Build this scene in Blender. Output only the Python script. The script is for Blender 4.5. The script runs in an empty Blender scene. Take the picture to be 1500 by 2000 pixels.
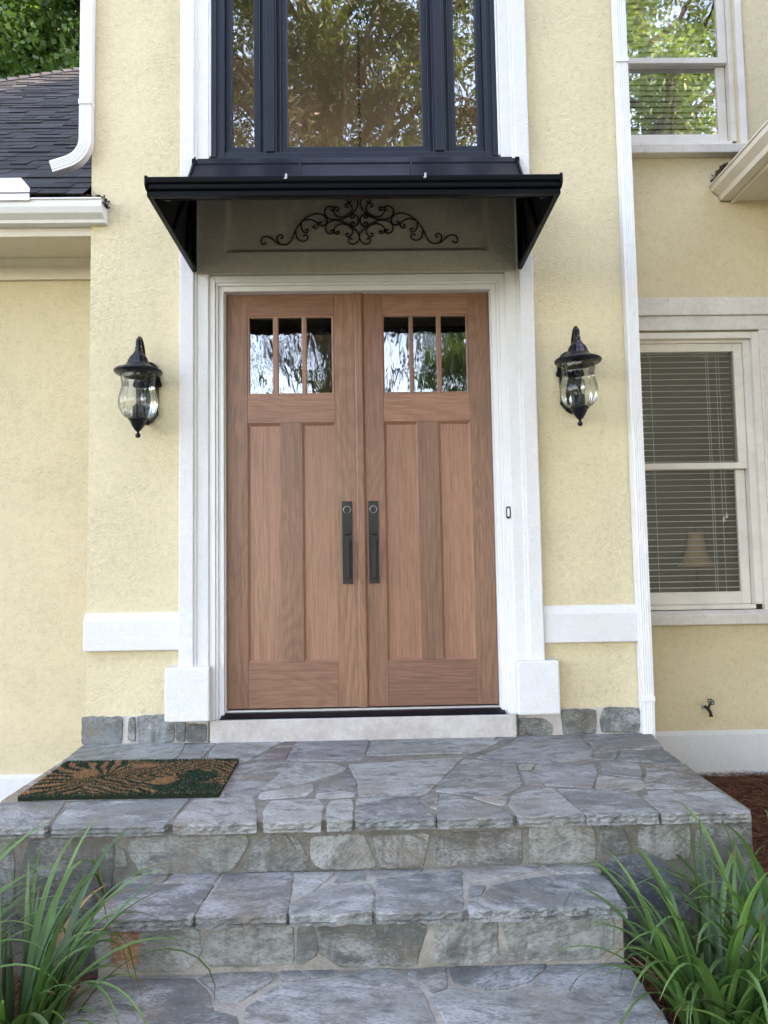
import bpy, bmesh, math, random
import numpy as np
from mathutils import Vector, Matrix, noise as mnoise
R = math.radians
PI = math.pi
scene = bpy.context.scene
COL = scene.collection

# ------------------------------------------------------------------ camera
cam_d = bpy.data.cameras.new("camera")
cam = bpy.data.objects.new("camera", cam_d)
COL.objects.link(cam)
scene.camera = cam
cam_d.sensor_fit = 'VERTICAL'
cam_d.sensor_height = 24.0
cam_d.lens = 18.0
cam_d.clip_start = 0.05
cam_d.clip_end = 500
cam.matrix_world = (Matrix.Translation((0.052, -4.5, 0.975)) @ Matrix.Rotation(R(-1.097), 4, 'Z')
                    @ Matrix.Rotation(R(90 + 4.145), 4, 'X') @ Matrix.Rotation(R(-0.954), 4, 'Z'))

# ------------------------------------------------------------------ sky, sun, exposure
SUN_EL, SUN_AZ = 45.0, 55.0          # the sun stands behind the house, a little to the right
world = bpy.data.worlds.new("World")
scene.world = world
world.use_nodes = True
wn = world.node_tree
sky = wn.nodes.new('ShaderNodeTexSky')
sky.sky_type = 'NISHITA'
sky.sun_disc = False
sky.sun_elevation = R(SUN_EL)
sky.sun_rotation = R(SUN_AZ)
sky.air_density = 1.0
sky.dust_density = 1.6
sky.ozone_density = 1.0
bg = wn.nodes['Background']
bg.inputs['Strength'].default_value = 0.15
wn.links.new(sky.outputs['Color'], bg.inputs['Color'])
sun_d = bpy.data.lights.new("sun", 'SUN')
sun_d.energy = 2.2
sun_d.angle = R(0.5)
sun_d.color = (1.0, 0.95, 0.86)
sun = bpy.data.objects.new("sun", sun_d)
COL.objects.link(sun)
sv = Vector((math.sin(R(SUN_AZ)) * math.cos(R(SUN_EL)), math.cos(R(SUN_AZ)) * math.cos(R(SUN_EL)), math.sin(R(SUN_EL))))
sun.rotation_euler = sv.to_track_quat('Z', 'Y').to_euler()
sun.location = sv * 30
scene.view_settings.view_transform = 'Standard'
scene.view_settings.look = 'None'
scene.view_settings.exposure = 3.58
scene.view_settings.use_white_balance = True
scene.view_settings.white_balance_temperature = 8300
scene.view_settings.white_balance_tint = 22
scene.view_settings.gamma = 1.0
scene.render.engine = 'CYCLES'
scene.cycles.use_denoising = True
scene.cycles.max_bounces = 8
scene.cycles.transparent_max_bounces = 16
scene.cycles.diffuse_bounces = 4
scene.cycles.glossy_bounces = 4
scene.cycles.sample_clamp_indirect = 6

# ------------------------------------------------------------------ material helper
class NB:
    def __init__(s, name):
        s.m = bpy.data.materials.new(name)
        s.m.use_nodes = True
        s.t = s.m.node_tree
        s.p = s.t.nodes['Principled BSDF']
        s.out = s.t.nodes['Material Output']
    def n(s, typ, props=None, **ins):
        nd = s.t.nodes.new(typ)
        for k, v in (props or {}).items():
            setattr(nd, k, v)
        for k, v in ins.items():
            key = int(k[1:]) if k[0] == 'i' and k[1:].isdigit() else k.replace('_', ' ')
            s.set(nd.inputs[key], v)
        return nd
    def set(s, sock, v):
        if isinstance(v, bpy.types.NodeSocket):
            s.t.links.new(v, sock)
        elif isinstance(v, bpy.types.Node):
            s.t.links.new(v.outputs[0], sock)
        else:
            if isinstance(v, (tuple, list)) and len(v) == 3 and sock.type == 'RGBA':
                v = (*v, 1)
            sock.default_value = v
    def co(s, scale=(1, 1, 1), rot=(0, 0, 0), loc=(0, 0, 0)):
        tc = s.t.nodes.new('ShaderNodeTexCoord')
        mp = s.t.nodes.new('ShaderNodeMapping')
        mp.inputs['Scale'].default_value = scale
        mp.inputs['Rotation'].default_value = rot
        mp.inputs['Location'].default_value = loc
        s.t.links.new(tc.outputs['Object'], mp.inputs['Vector'])
        return mp.outputs[0]
    def noise(s, vec, scale, detail=3, rough=.5, dist=0.0):
        nd = s.n('ShaderNodeTexNoise', Vector=vec, Scale=scale, Detail=detail, Roughness=rough, Distortion=dist)
        return nd.outputs[0]
    def ramp(s, fac, stops, interp='LINEAR'):
        nd = s.n('ShaderNodeValToRGB')
        cr = nd.color_ramp
        cr.interpolation = interp
        while len(cr.elements) < len(stops):
            cr.elements.new(0.5)
        for e, (p, c) in zip(cr.elements, stops):
            e.position = p
            e.color = (c, c, c, 1) if isinstance(c, (int, float)) else (*c, 1)
        s.set(nd.inputs[0], fac)
        return nd.outputs[0]
    def mix(s, fac, a, b, mode='MIX'):
        nd = s.n('ShaderNodeMix', dict(data_type='RGBA', blend_type=mode))
        s.set(nd.inputs[0], fac); s.set(nd.inputs[6], a); s.set(nd.inputs[7], b)
        return nd.outputs[2]
    def math(s, op, a, b=0.0, c=None):
        nd = s.n('ShaderNodeMath', dict(operation=op))
        s.set(nd.inputs[0], a); s.set(nd.inputs[1], b)
        if c is not None: s.set(nd.inputs[2], c)
        return nd.outputs[0]
    def bump(s, h, strength=.5, dist=.01, normal=None):
        nd = s.n('ShaderNodeBump', Height=h, Strength=strength, Distance=dist)
        if normal is not None: s.set(nd.inputs['Normal'], normal)
        return nd.outputs[0]
    def fin(s, col=None, rough=None, normal=None, metal=None, spec=None):
        for k, v in (('Base Color', col), ('Roughness', rough), ('Normal', normal), ('Metallic', metal), ('Specular IOR Level', spec)):
            if v is not None: s.set(s.p.inputs[k], v)
        return s.m

def m_stucco(name, base, dark, bumpk=1.0, grime=0.35, scale=62, wk=.42):
    b = NB(name)
    v = b.co()
    big = b.noise(v, 1.3, 4, .6)
    mid = b.noise(b.co(scale=(6, 6, 1.2)), 1.0, 5, .65)
    c = b.mix(b.ramp(big, [(.38, 0), (.68, grime)]), base, dark)
    c = b.mix(b.ramp(mid, [(.5, 0), (.78, grime * .8)]), c, dark)
    n1 = b.noise(b.co(scale=(.8, .8, 1.25)), scale * .62, 2, .5, 1.5)
    worm = b.math('ABSOLUTE', b.math('SUBTRACT', n1, .5))
    gate = b.ramp(b.noise(v, scale * .5, 2, .5), [(.44, 0), (.56, 1)])
    worm = b.math('MULTIPLY', b.ramp(worm, [(.0, 1), (.012, .8), (.034, 0)]), gate)
    ridge = b.math('SUBTRACT', b.ramp(n1, [(.36, 0), (.47, .75), (.53, 1), (.66, .35)]), b.math('MULTIPLY', worm, .9))
    n2 = b.noise(v, scale * 4, 2, .6)
    h = b.math('ADD', ridge, b.math('MULTIPLY', n2, .25))
    c = b.mix(b.ramp(n1, [(.34, .22), (.46, 0)]), c, dark)  # low spots darkened, relief shade put into the colour
    c = b.mix(b.math('MULTIPLY', worm, wk), c, tuple(x * .55 for x in dark))  # trowel lines darkened the same way, as painted relief shade
    n3 = b.noise(v, 2.4, 2, .5)
    st = b.math('MULTIPLY', b.ramp(n3, [(.3, .55), (.7, 1.0)]), .55 * bumpk)
    return b.fin(c, .88, b.bump(h, st, .010), spec=.25)

def m_paint(name, col, rough=.45, var=.06, bump=.0, metal=0.0, spec=.5, dirt=None):
    b = NB(name)
    v = b.co()
    n = b.noise(v, 3.0, 4, .6)
    c2 = tuple(x * (1 - var * 3) for x in col)
    c = b.mix(b.ramp(n, [(.35, 0), (.75, 1)]), col, c2)
    if dirt:
        d = b.noise(b.co(scale=(3, 3, 9)), 2.2, 6, .7)
        c = b.mix(b.ramp(d, [(.56, 0), (.80, .45)]), c, dirt)
    f = b.noise(v, 90, 3, .6)
    r = b.ramp(n, [(.3, max(.05, rough - .08)), (.8, min(1, rough + .1))])
    return b.fin(c, r, b.bump(f, .12 + bump, .0015), metal, spec)

def m_wood(name, axis, light, mid, dark, seed=0., cath=0.5):
    b = NB(name)
    oi = b.n('ShaderNodeObjectInfo')
    off = b.n('ShaderNodeCombineXYZ', X=b.math('MULTIPLY', oi.outputs['Random'], 37.0), Y=b.math('MULTIPLY', oi.outputs['Random'], 11.0), Z=b.math('MULTIPLY', oi.outputs['Random'], 23.0))
    tc = b.n('ShaderNodeTexCoord')
    av = b.n('ShaderNodeVectorMath', dict(operation='ADD'))
    b.set(av.inputs[0], tc.outputs['Object']); b.set(av.inputs[1], off)
    sc = (1, 1, .030) if axis == 'Z' else (.030, 1, 1)
    mp = b.n('ShaderNodeMapping', Vector=av.outputs[0]); mp.inputs['Scale'].default_value = sc
    sc2 = (1, 1, .15) if axis == 'Z' else (.15, 1, 1)
    mp2 = b.n('ShaderNodeMapping', Vector=av.outputs[0]); mp2.inputs['Scale'].default_value = sc2
    fine = b.noise(mp.outputs[0], 260, 4, .6, .3)
    band = b.noise(mp.outputs[0], 34, 3, .6, .5)
    warp = b.noise(mp2.outputs[0], 3.6, 1, .4, .5)
    rings = b.math('SINE', b.math('MULTIPLY', warp, 120.0))
    rings = b.ramp(b.math('MULTIPLY_ADD', rings, .5, .5), [(.0, 0), (.55, .25), (.9, 1), (1, .8)])
    tone = b.noise(mp2.outputs[0], 2.6, 3, .6)
    c = b.mix(b.ramp(band, [(.3, 0), (.7, 1)]), mid, light)
    c = b.mix(b.ramp(fine, [(.46, 0), (.66, .62)]), c, dark)
    rib = b.noise(mp.outputs[0], 95, 2, .5)
    c = b.mix(b.ramp(rib, [(.50, 0), (.62, .40)]), c, dark)
    c = b.mix(b.math('MULTIPLY', rings, cath), c, dark)
    c = b.mix(b.ramp(tone, [(.35, 0), (.75, .45)]), c, dark)
    ov = b.ramp(oi.outputs['Random'], [(0, (.74, .72, .72)), (.35, (1.0, 1.0, .98)), (.65, (.86, .80, .76)), (1, (1.12, 1.08, 1.04))])
    c = b.mix(1.0, c, ov, 'MULTIPLY')
    return b.fin(c, b.ramp(band, [(.3, .34), (.8, .48)]), b.bump(fine, .15, .0012), spec=.4)

def m_stone(name, axis):
    """Cleft bluestone; the tint attribute carries each stone's own colour, its alpha the direction of the cleft."""
    b = NB(name)
    at = b.n('ShaderNodeAttribute', dict(attribute_name='tint'))
    col, al = at.outputs['Color'], at.outputs['Alpha']
    tc = b.n('ShaderNodeTexCoord')
    vr = b.n('ShaderNodeVectorRotate', dict(rotation_type='Z_AXIS' if axis == 'Z' else 'Y_AXIS'), Vector=tc.outputs['Object'], Angle=b.math('MULTIPLY', al, 6.2832))
    off = b.n('ShaderNodeVectorMath', dict(operation='ADD'))
    b.set(off.inputs[0], vr.outputs[0]); b.set(off.inputs[1], b.n('ShaderNodeCombineXYZ', X=b.math('MULTIPLY', al, 41.0), Y=0.0, Z=b.math('MULTIPLY', al, 17.0)).outputs[0])
    mp = b.n('ShaderNodeMapping', Vector=off.outputs[0]); mp.inputs['Scale'].default_value = (.5, 1, 1)
    v = mp.outputs[0]
    big = b.noise(v, 6, 5, .62, .8)
    med = b.noise(v, 19, 6, .7, .5)
    fin = b.noise(v, 120, 4, .7)
    spk = b.noise(off.outputs[0], 420, 1, .5)
    mixn = b.math('ADD', big, b.math('ADD', b.math('MULTIPLY', b.math('SUBTRACT', med, .5), .55), b.math('MULTIPLY', b.math('SUBTRACT', fin, .5), .40)))
    c = b.mix(b.ramp(mixn, [(.47, 0), (.62, .50), (.78, .80)]), col, (.39, .40, .395))
    c = b.mix(b.ramp(med, [(.34, .75), (.50, 0)]), c, (.070, .072, .072))
    warm = b.noise(off.outputs[0], 4.0, 4, .6)
    c = b.mix(b.ramp(warm, [(.50, 0), (.70, .60)]), c, (.17, .135, .095))
    if axis == 'Y':
        drip = b.noise(b.co(scale=(1, 1, .12)), 16, 5, .7)
        c = b.mix(b.ramp(drip, [(.50, 0), (.68, .62)]), c, (.075, .072, .055))
        c = b.mix(b.ramp(b.noise(b.co(), 14, 6, .75), [(.56, 0), (.66, .45)]), c, (.40, .41, .39))
    c = b.mix(b.ramp(fin, [(.38, .45), (.48, 0)]), c, (.085, .085, .08))
    c = b.mix(b.ramp(fin, [(.58, 0), (.68, .22)]), c, (.42, .42, .41))
    c = b.mix(b.ramp(spk, [(.73, 0), (.79, .65)]), c, (.62, .62, .62))
    # cleft ledges: a stepped height gives the split-face look
    led = b.noise(v, 9, 4, .65, 1.0)
    st = b.math('MULTIPLY', b.math('FLOOR', b.math('MULTIPLY', led, 14.0)), .0715)
    h = b.math('ADD', b.math('MULTIPLY', st, .7), b.math('ADD', b.math('MULTIPLY', med, .55), b.math('MULTIPLY', fin, .34)))
    return b.fin(c, b.ramp(big, [(.3, .55), (.7, .78)]), b.bump(h, .85, .011), spec=.3)

def m_mortar(name, col=(.30, .285, .26), dark=(.13, .12, .105)):
    b = NB(name)
    v = b.co()
    a = b.noise(v, 9, 5, .7); f = b.noise(v, 230, 3, .7)
    c = b.mix(b.ramp(a, [(.38, 0), (.66, .8)]), col, dark)
    c = b.mix(b.ramp(f, [(.36, .6), (.5, 0)]), c, dark)
    c = b.mix(b.ramp(f, [(.62, 0), (.72, .5)]), c, (.5, .48, .45))
    return b.fin(c, .95, b.bump(b.math('ADD', f, a), .8, .006), spec=.15)

def m_tint(name, rough=.6, transl=0.0, spec=.3, bump=0.0, var=.3, tcol=(1, 1, 1)):
    """Colour from the tint attribute; transl adds leaf-like translucency."""
    b = NB(name)
    at = b.n('ShaderNodeAttribute', dict(attribute_name='tint'))
    c = at.outputs['Color']
    if var:
        nn = b.noise(b.co(), 9, 3, .6)
        c = b.mix(b.ramp(nn, [(.35, var), (.65, 0)]), c, (0.02, 0.02, 0.015))
    nor = b.bump(b.noise(b.co(), 160, 3, .7), bump, .004) if bump else None
    b.fin(c, rough, nor, spec=spec)
    if transl:
        tr = b.n('ShaderNodeBsdfTranslucent', Color=b.mix(1.0, c, tcol, 'MULTIPLY'))
        mx = b.n('ShaderNodeMixShader', i0=transl)
        b.t.links.new(b.p.outputs[0], mx.inputs[1]); b.t.links.new(tr.outputs[0], mx.inputs[2])
        b.t.links.new(mx.outputs[0], b.out.inputs['Surface'])
    return b.m

def m_glass(name, refl=.12, tint=(.86, .90, .88), wave=.0, wscale=6.0, rough=0.0, stretch=(1, 1, 1), edge=False, k=1.6):
    b = NB(name)
    b.t.nodes.remove(b.p)
    nor = None
    if wave:
        nor = b.bump(b.noise(b.co(scale=stretch), wscale, 2, .5, .6), wave, .01)
    fr = b.n('ShaderNodeFresnel', IOR=1.5)
    lw = b.n('ShaderNodeLayerWeight', Blend=.35)
    if nor is not None:
        b.set(fr.inputs['Normal'], nor)
    fac = b.math('MINIMUM', b.math('MULTIPLY_ADD', fr.outputs[0], k, refl - .04 * k), 1.0)
    tc = tint
    if edge:
        tc = b.ramp(lw.outputs['Facing'], [(.0, (.93, .94, .93)), (.6, (.78, .80, .78)), (.92, (.30, .32, .30))])
    tr = b.n('ShaderNodeBsdfTransparent', Color=tc)
    gl = b.n('ShaderNodeBsdfGlossy', Color=(1, 1, 1), Roughness=rough)
    if nor is not None:
        b.set(gl.inputs['Normal'], nor)
    mx = b.n('ShaderNodeMixShader', i0=fac)
    b.t.links.new(tr.outputs[0], mx.inputs[1]); b.t.links.new(gl.outputs[0], mx.inputs[2])
    b.t.links.new(mx.outputs[0], b.out.inputs['Surface'])
    return b.m

M = {}
M['yellow'] = m_stucco('yellow_stucco', (.695, .605, .405), (.58, .49, .32), 1.0, .15)
M['cream'] = m_stucco('cream_stucco', (.65, .555, .370), (.52, .435, .285), .85, .2)
M['white_st'] = m_stucco('white_stucco', (.70, .70, .70), (.58, .575, .56), .70, .20, 52, .16)
M['header_st'] = m_stucco('shade_toned_header_stucco', (.54, .49, .42), (.38, .34, .28), 1.1, .35, 52, .3)  # awning shade put into the base colour of the header
M['sill_st'] = m_stucco('sill_stucco', (.69, .655, .62), (.46, .42, .38), .5, .45, 52)
M['trim'] = m_paint('white_vinyl', (.72, .72, .73), .35, .03)
M['trim_old'] = m_paint('weathered_white_paint', (.70, .66, .60), .55, .07, dirt=(.36, .31, .26))
M['eave'] = m_paint('cream_eave_paint', (.68, .62, .53), .55, .06, dirt=(.48, .41, .32))
M['alum'] = m_paint('white_aluminium', (.76, .76, .76), .35, .04, dirt=(.55, .53, .48))
M['navy'] = m_paint('navy_black_window_paint', (.0095, .0145, .027), .40, .1, spec=.35)
M['black'] = m_paint('black_awning_metal', (.0030, .0040, .0075), .38, .1, spec=.13)
M['iron'] = m_paint('black_iron', (.008, .008, .010), .45, .1)
M['lantern'] = m_paint('black_lantern_cast_metal', (.005, .006, .010), .30, .1, bump=.15, spec=.35)
M['bronze'] = m_paint('dark_bronze_handle', (.009, .0095, .011), .40, .1, spec=.3)
M['steel'] = m_paint('galvanised_steel', (.55, .56, .58), .35, .05, metal=.9)
M['wood_v'] = m_wood('sapele_upright_grain', 'Z', (.425, .226, .148), (.352, .180, .116), (.182, .086, .054), cath=.08)
M['wood_c'] = m_wood('sapele_figured_grain', 'Z', (.330, .175, .110), (.262, .132, .080), (.120, .056, .034), cath=.30)
M['wood_h'] = m_wood('sapele_level_grain', 'X', (.370, .190, .122), (.300, .148, .092), (.140, .064, .040), cath=.30)
M['stone'] = m_stone('bluestone_paving', 'Z')
M['stone_v'] = m_stone('bluestone_riser', 'Y')
M['mortar'] = m_mortar('mortar', (.40, .375, .33), (.20, .185, .155))
M['joint'] = m_mortar('weathered_joint_mortar', (.25, .235, .20), (.11, .105, .085))
M['concrete'] = m_mortar('pale_concrete', (.60, .57, .54), (.40, .36, .33))
M['leaf'] = m_tint('leaf', .5, .38, .3, var=.0, tcol=(1.0, 1.15, .45))
M['blade'] = m_tint('grass_blade', .42, .25, .45, var=.12, tcol=(.9, 1.1, .5))
M['fibre'] = m_tint('coir_fibre', .95, 0, .1, var=.1)
M['straw'] = m_tint('pine_straw_needle', .85, 0, .15, var=.25)
M['shingle'] = m_tint('asphalt_shingle', .92, 0, .2, bump=.5, var=.3)
M['bark'] = m_tint('bark', .9, 0, .2, bump=.9, var=.5)
M['g_big'] = m_glass('entry_window_glass', .22, (.80, .82, .80), .06, 2.2)
M['g_side'] = m_glass('side_window_glass', .26, (.94, .96, .95), .05, 2.5)
M['g_low'] = m_glass('lower_window_glass', .05, (.95, .96, .96), .04, 2.5)
M['g_door'] = m_glass('door_glass', .155, (.80, .82, .80), .07, 22, stretch=(1, 1, .35))
M['g_lamp'] = m_glass('lantern_glass', .028, (.9, .9, .9), .0, edge=True, k=.65)
M['bulb'] = m_glass('bulb_glass', .10, (.9, .9, .9))
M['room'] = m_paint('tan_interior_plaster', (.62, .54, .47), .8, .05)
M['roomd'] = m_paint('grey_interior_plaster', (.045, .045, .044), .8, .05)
M['slat'] = m_paint('white_blind_slat', (.80, .80, .80), .4, .02)
M['shade'] = m_paint('amber_lampshade_cloth', (.56, .34, .17), .8, .08)
M['soil'] = m_mortar('dark_mulch_soil', (.085, .045, .030), (.030, .018, .013))
M['lawn'] = m_mortar('lawn_turf', (.040, .058, .020), (.024, .038, .013))
M['path'] = m_mortar('front_walk_concrete', (.085, .082, .08), (.06, .057, .055))

# ------------------------------------------------------------------ mesh helper
class MB:
    def __init__(s):
        s.v = []; s.f = []; s.c = []; s.tc = (.5, .5, .5, 0)
    def add(s, vs, fs, col=None):
        o = len(s.v)
        s.v += [tuple(p) for p in vs]
        s.f += [tuple(i + o for i in f) for f in fs]
        s.c += [col or s.tc] * len(vs)
        return s
    def box(s, x0, x1, y0, y1, z0, z1, col=None):
        x0, x1 = sorted((x0, x1)); y0, y1 = sorted((y0, y1)); z0, z1 = sorted((z0, z1))
        v = [(x0, y0, z0), (x1, y0, z0), (x1, y1, z0), (x0, y1, z0), (x0, y0, z1), (x1, y0, z1), (x1, y1, z1), (x0, y1, z1)]
        return s.add(v, [(0, 3, 2, 1), (4, 5, 6, 7), (0, 1, 5, 4), (1, 2, 6, 5), (2, 3, 7, 6), (3, 0, 4, 7)], col)
    def prism(s, poly, axis, a, b, col=None):
        """poly extruded along axis from a to b; poly holds the other two coordinates in xyz order."""
        n = len(poly)
        def mk(p, t):
            return {'X': (t, p[0], p[1]), 'Y': (p[0], t, p[1]), 'Z': (p[0], p[1], t)}[axis]
        v = [mk(p, a) for p in poly] + [mk(p, b) for p in poly]
        fs = [tuple(range(n))[::-1], tuple(range(n, 2 * n))] + [(i, (i + 1) % n, n + (i + 1) % n, n + i) for i in range(n)]
        return s.add(v, fs, col)
    def tube(s, pts, r, n=8, col=None, cap=True, flat=1.0):
        pts = [Vector(p) for p in pts]
        rs = r if isinstance(r, (list, tuple)) else [r] * len(pts)
        t0 = (pts[1] - pts[0]).normalized()
        up = Vector((0, 0, 1)) if abs(t0.z) < .9 else Vector((0, 1, 0))
        nx = t0.cross(up).normalized()
        vs = []
        for i, p in enumerate(pts):
            a = pts[max(i - 1, 0)]; b = pts[min(i + 1, len(pts) - 1)]
            t = (b - a).normalized()
            nx = (nx - t * nx.dot(t)).normalized()
            ny = t.cross(nx)
            for k in range(n):
                th = 2 * PI * k / n
                vs.append(p + nx * math.cos(th) * rs[i] + ny * math.sin(th) * rs[i] * flat)
        fs = []
        for i in range(len(pts) - 1):
            for k in range(n):
                a = i * n + k; b = i * n + (k + 1) % n
                fs.append((a, b, b + n, a + n))
        if cap:
            fs.append(tuple(range(n))[::-1]); fs.append(tuple((len(pts) - 1) * n + k for k in range(n)))
        return s.add(vs, fs, col)
    def lathe(s, prof, c, n=32, col=None, flute=0.0, nf=0, twist=0.0):
        """prof = [(radius, z)...] turned round the vertical through c; flute ribs the surface nf times."""
        vs = []
        for (r, z, *fl) in prof:
            k = fl[0] if fl else 1.0
            for i in range(n):
                th = 2 * PI * i / n
                rr = r * (1 + flute * k * math.cos(nf * th + twist * z)) if nf else r
                vs.append((c[0] + rr * math.cos(th), c[1] + rr * math.sin(th), c[2] + z))
        fs = []
        for j in range(len(prof) - 1):
            for i in range(n):
                a = j * n + i; b = j * n + (i + 1) % n
                fs.append((a, b, b + n, a + n))
        return s.add(vs, fs, col)
    def build(s, name, mat, parent=None, bevel=0.0, seg=2, smooth=False, label=None):
        me = bpy.data.meshes.new(name)
        me.from_pydata(s.v, [], s.f)
        at = me.color_attributes.new('tint', 'FLOAT_COLOR', 'POINT')
        at.data.foreach_set('color', np.array(s.c, dtype=np.float32).ravel())
        return finish(me, name, mat, parent, bevel, seg, smooth, label)

def finish(me, name, mat, parent=None, bevel=0, seg=2, smooth=False, label=None, recalc=True):
    if recalc:
        bm = bmesh.new(); bm.from_mesh(me)
        bmesh.ops.recalc_face_normals(bm, faces=bm.faces)
        bm.to_mesh(me); bm.free()
    if mat: me.materials.append(mat)
    if smooth:
        me.polygons.foreach_set('use_smooth', [True] * len(me.polygons))
    o = bpy.data.objects.new(name, me)
    COL.objects.link(o)
    if parent is not None:
        o.parent = parent
        if parent.type == 'EMPTY' and not parent.get('local'):
            o.location = -parent.location
    if bevel:
        md = o.modifiers.new('bevel', 'BEVEL')
        md.width = bevel; md.segments = seg; md.limit_method = 'ANGLE'; md.angle_limit = R(40)
    if label: o['label'] = label
    return o

def fast(name, verts, faces4, cols, mat, parent=None, smooth=False):
    """Many loose quads at once: verts (n,3), faces4 (m,4), cols (n,4)."""
    me = bpy.data.meshes.new(name)
    me.vertices.add(len(verts)); me.vertices.foreach_set('co', verts.astype(np.float32).ravel())
    m = len(faces4)
    me.loops.add(m * 4); me.loops.foreach_set('vertex_index', faces4.astype(np.int32).ravel())
    me.polygons.add(m); me.polygons.foreach_set('loop_start', np.arange(0, m * 4, 4, dtype=np.int32))
    me.polygons.foreach_set('loop_total', np.full(m, 4, dtype=np.int32))
    me.update(calc_edges=True)
    at = me.color_attributes.new('tint', 'FLOAT_COLOR', 'POINT')
    at.data.foreach_set('color', cols.astype(np.float32).ravel())
    return finish(me, name, mat, parent, smooth=smooth, recalc=False)

def empty(name, loc, label, cat, group=None, local=False):
    o = bpy.data.objects.new(name, None)
    o.empty_display_size = .2
    o.location = loc
    COL.objects.link(o)
    if local: o['local'] = 1
    return tag(o, label, cat, group)
def tag(o, label=None, cat=None, group=None, kind=None):
    if label: o['label'] = label
    if cat: o['category'] = cat
    if group: o['group'] = group
    if kind: o['kind'] = kind
    return o
def holes_wall(mb, x0, x1, z0, z1, y, holes, depth=.22):
    """A front wall at y with rectangular openings (hx0,hx1,hz0,hz1) and their reveals."""
    xs = sorted({x0, x1, *[h[0] for h in holes], *[h[1] for h in holes]})
    zs = sorted({z0, z1, *[h[2] for h in holes], *[h[3] for h in holes]})
    for i in range(len(xs) - 1):
        for j in range(len(zs) - 1):
            cx, cz = (xs[i] + xs[i + 1]) / 2, (zs[j] + zs[j + 1]) / 2
            if any(h[0] < cx < h[1] and h[2] < cz < h[3] for h in holes): continue
            mb.add([(xs[i], y, zs[j]), (xs[i + 1], y, zs[j]), (xs[i + 1], y, zs[j + 1]), (xs[i], y, zs[j + 1])], [(0, 1, 2, 3)])
    for h in holes:
        a, b, c, d = h
        for q in ([(a, c), (b, c)], [(b, c), (b, d)], [(b, d), (a, d)], [(a, d), (a, c)]):
            (xa, za), (xb, zb) = q
            mb.add([(xa, y, za), (xb, y, zb), (xb, y + depth, zb), (xa, y + depth, za)], [(0, 1, 2, 3)])
    return mb
def nz(p, s=1.0, o=0.0):
    return mnoise.noise(Vector((p[0] * s + o, p[1] * s - o, (p[2] if len(p) > 2 else 0) * s + o * .7)))

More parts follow.
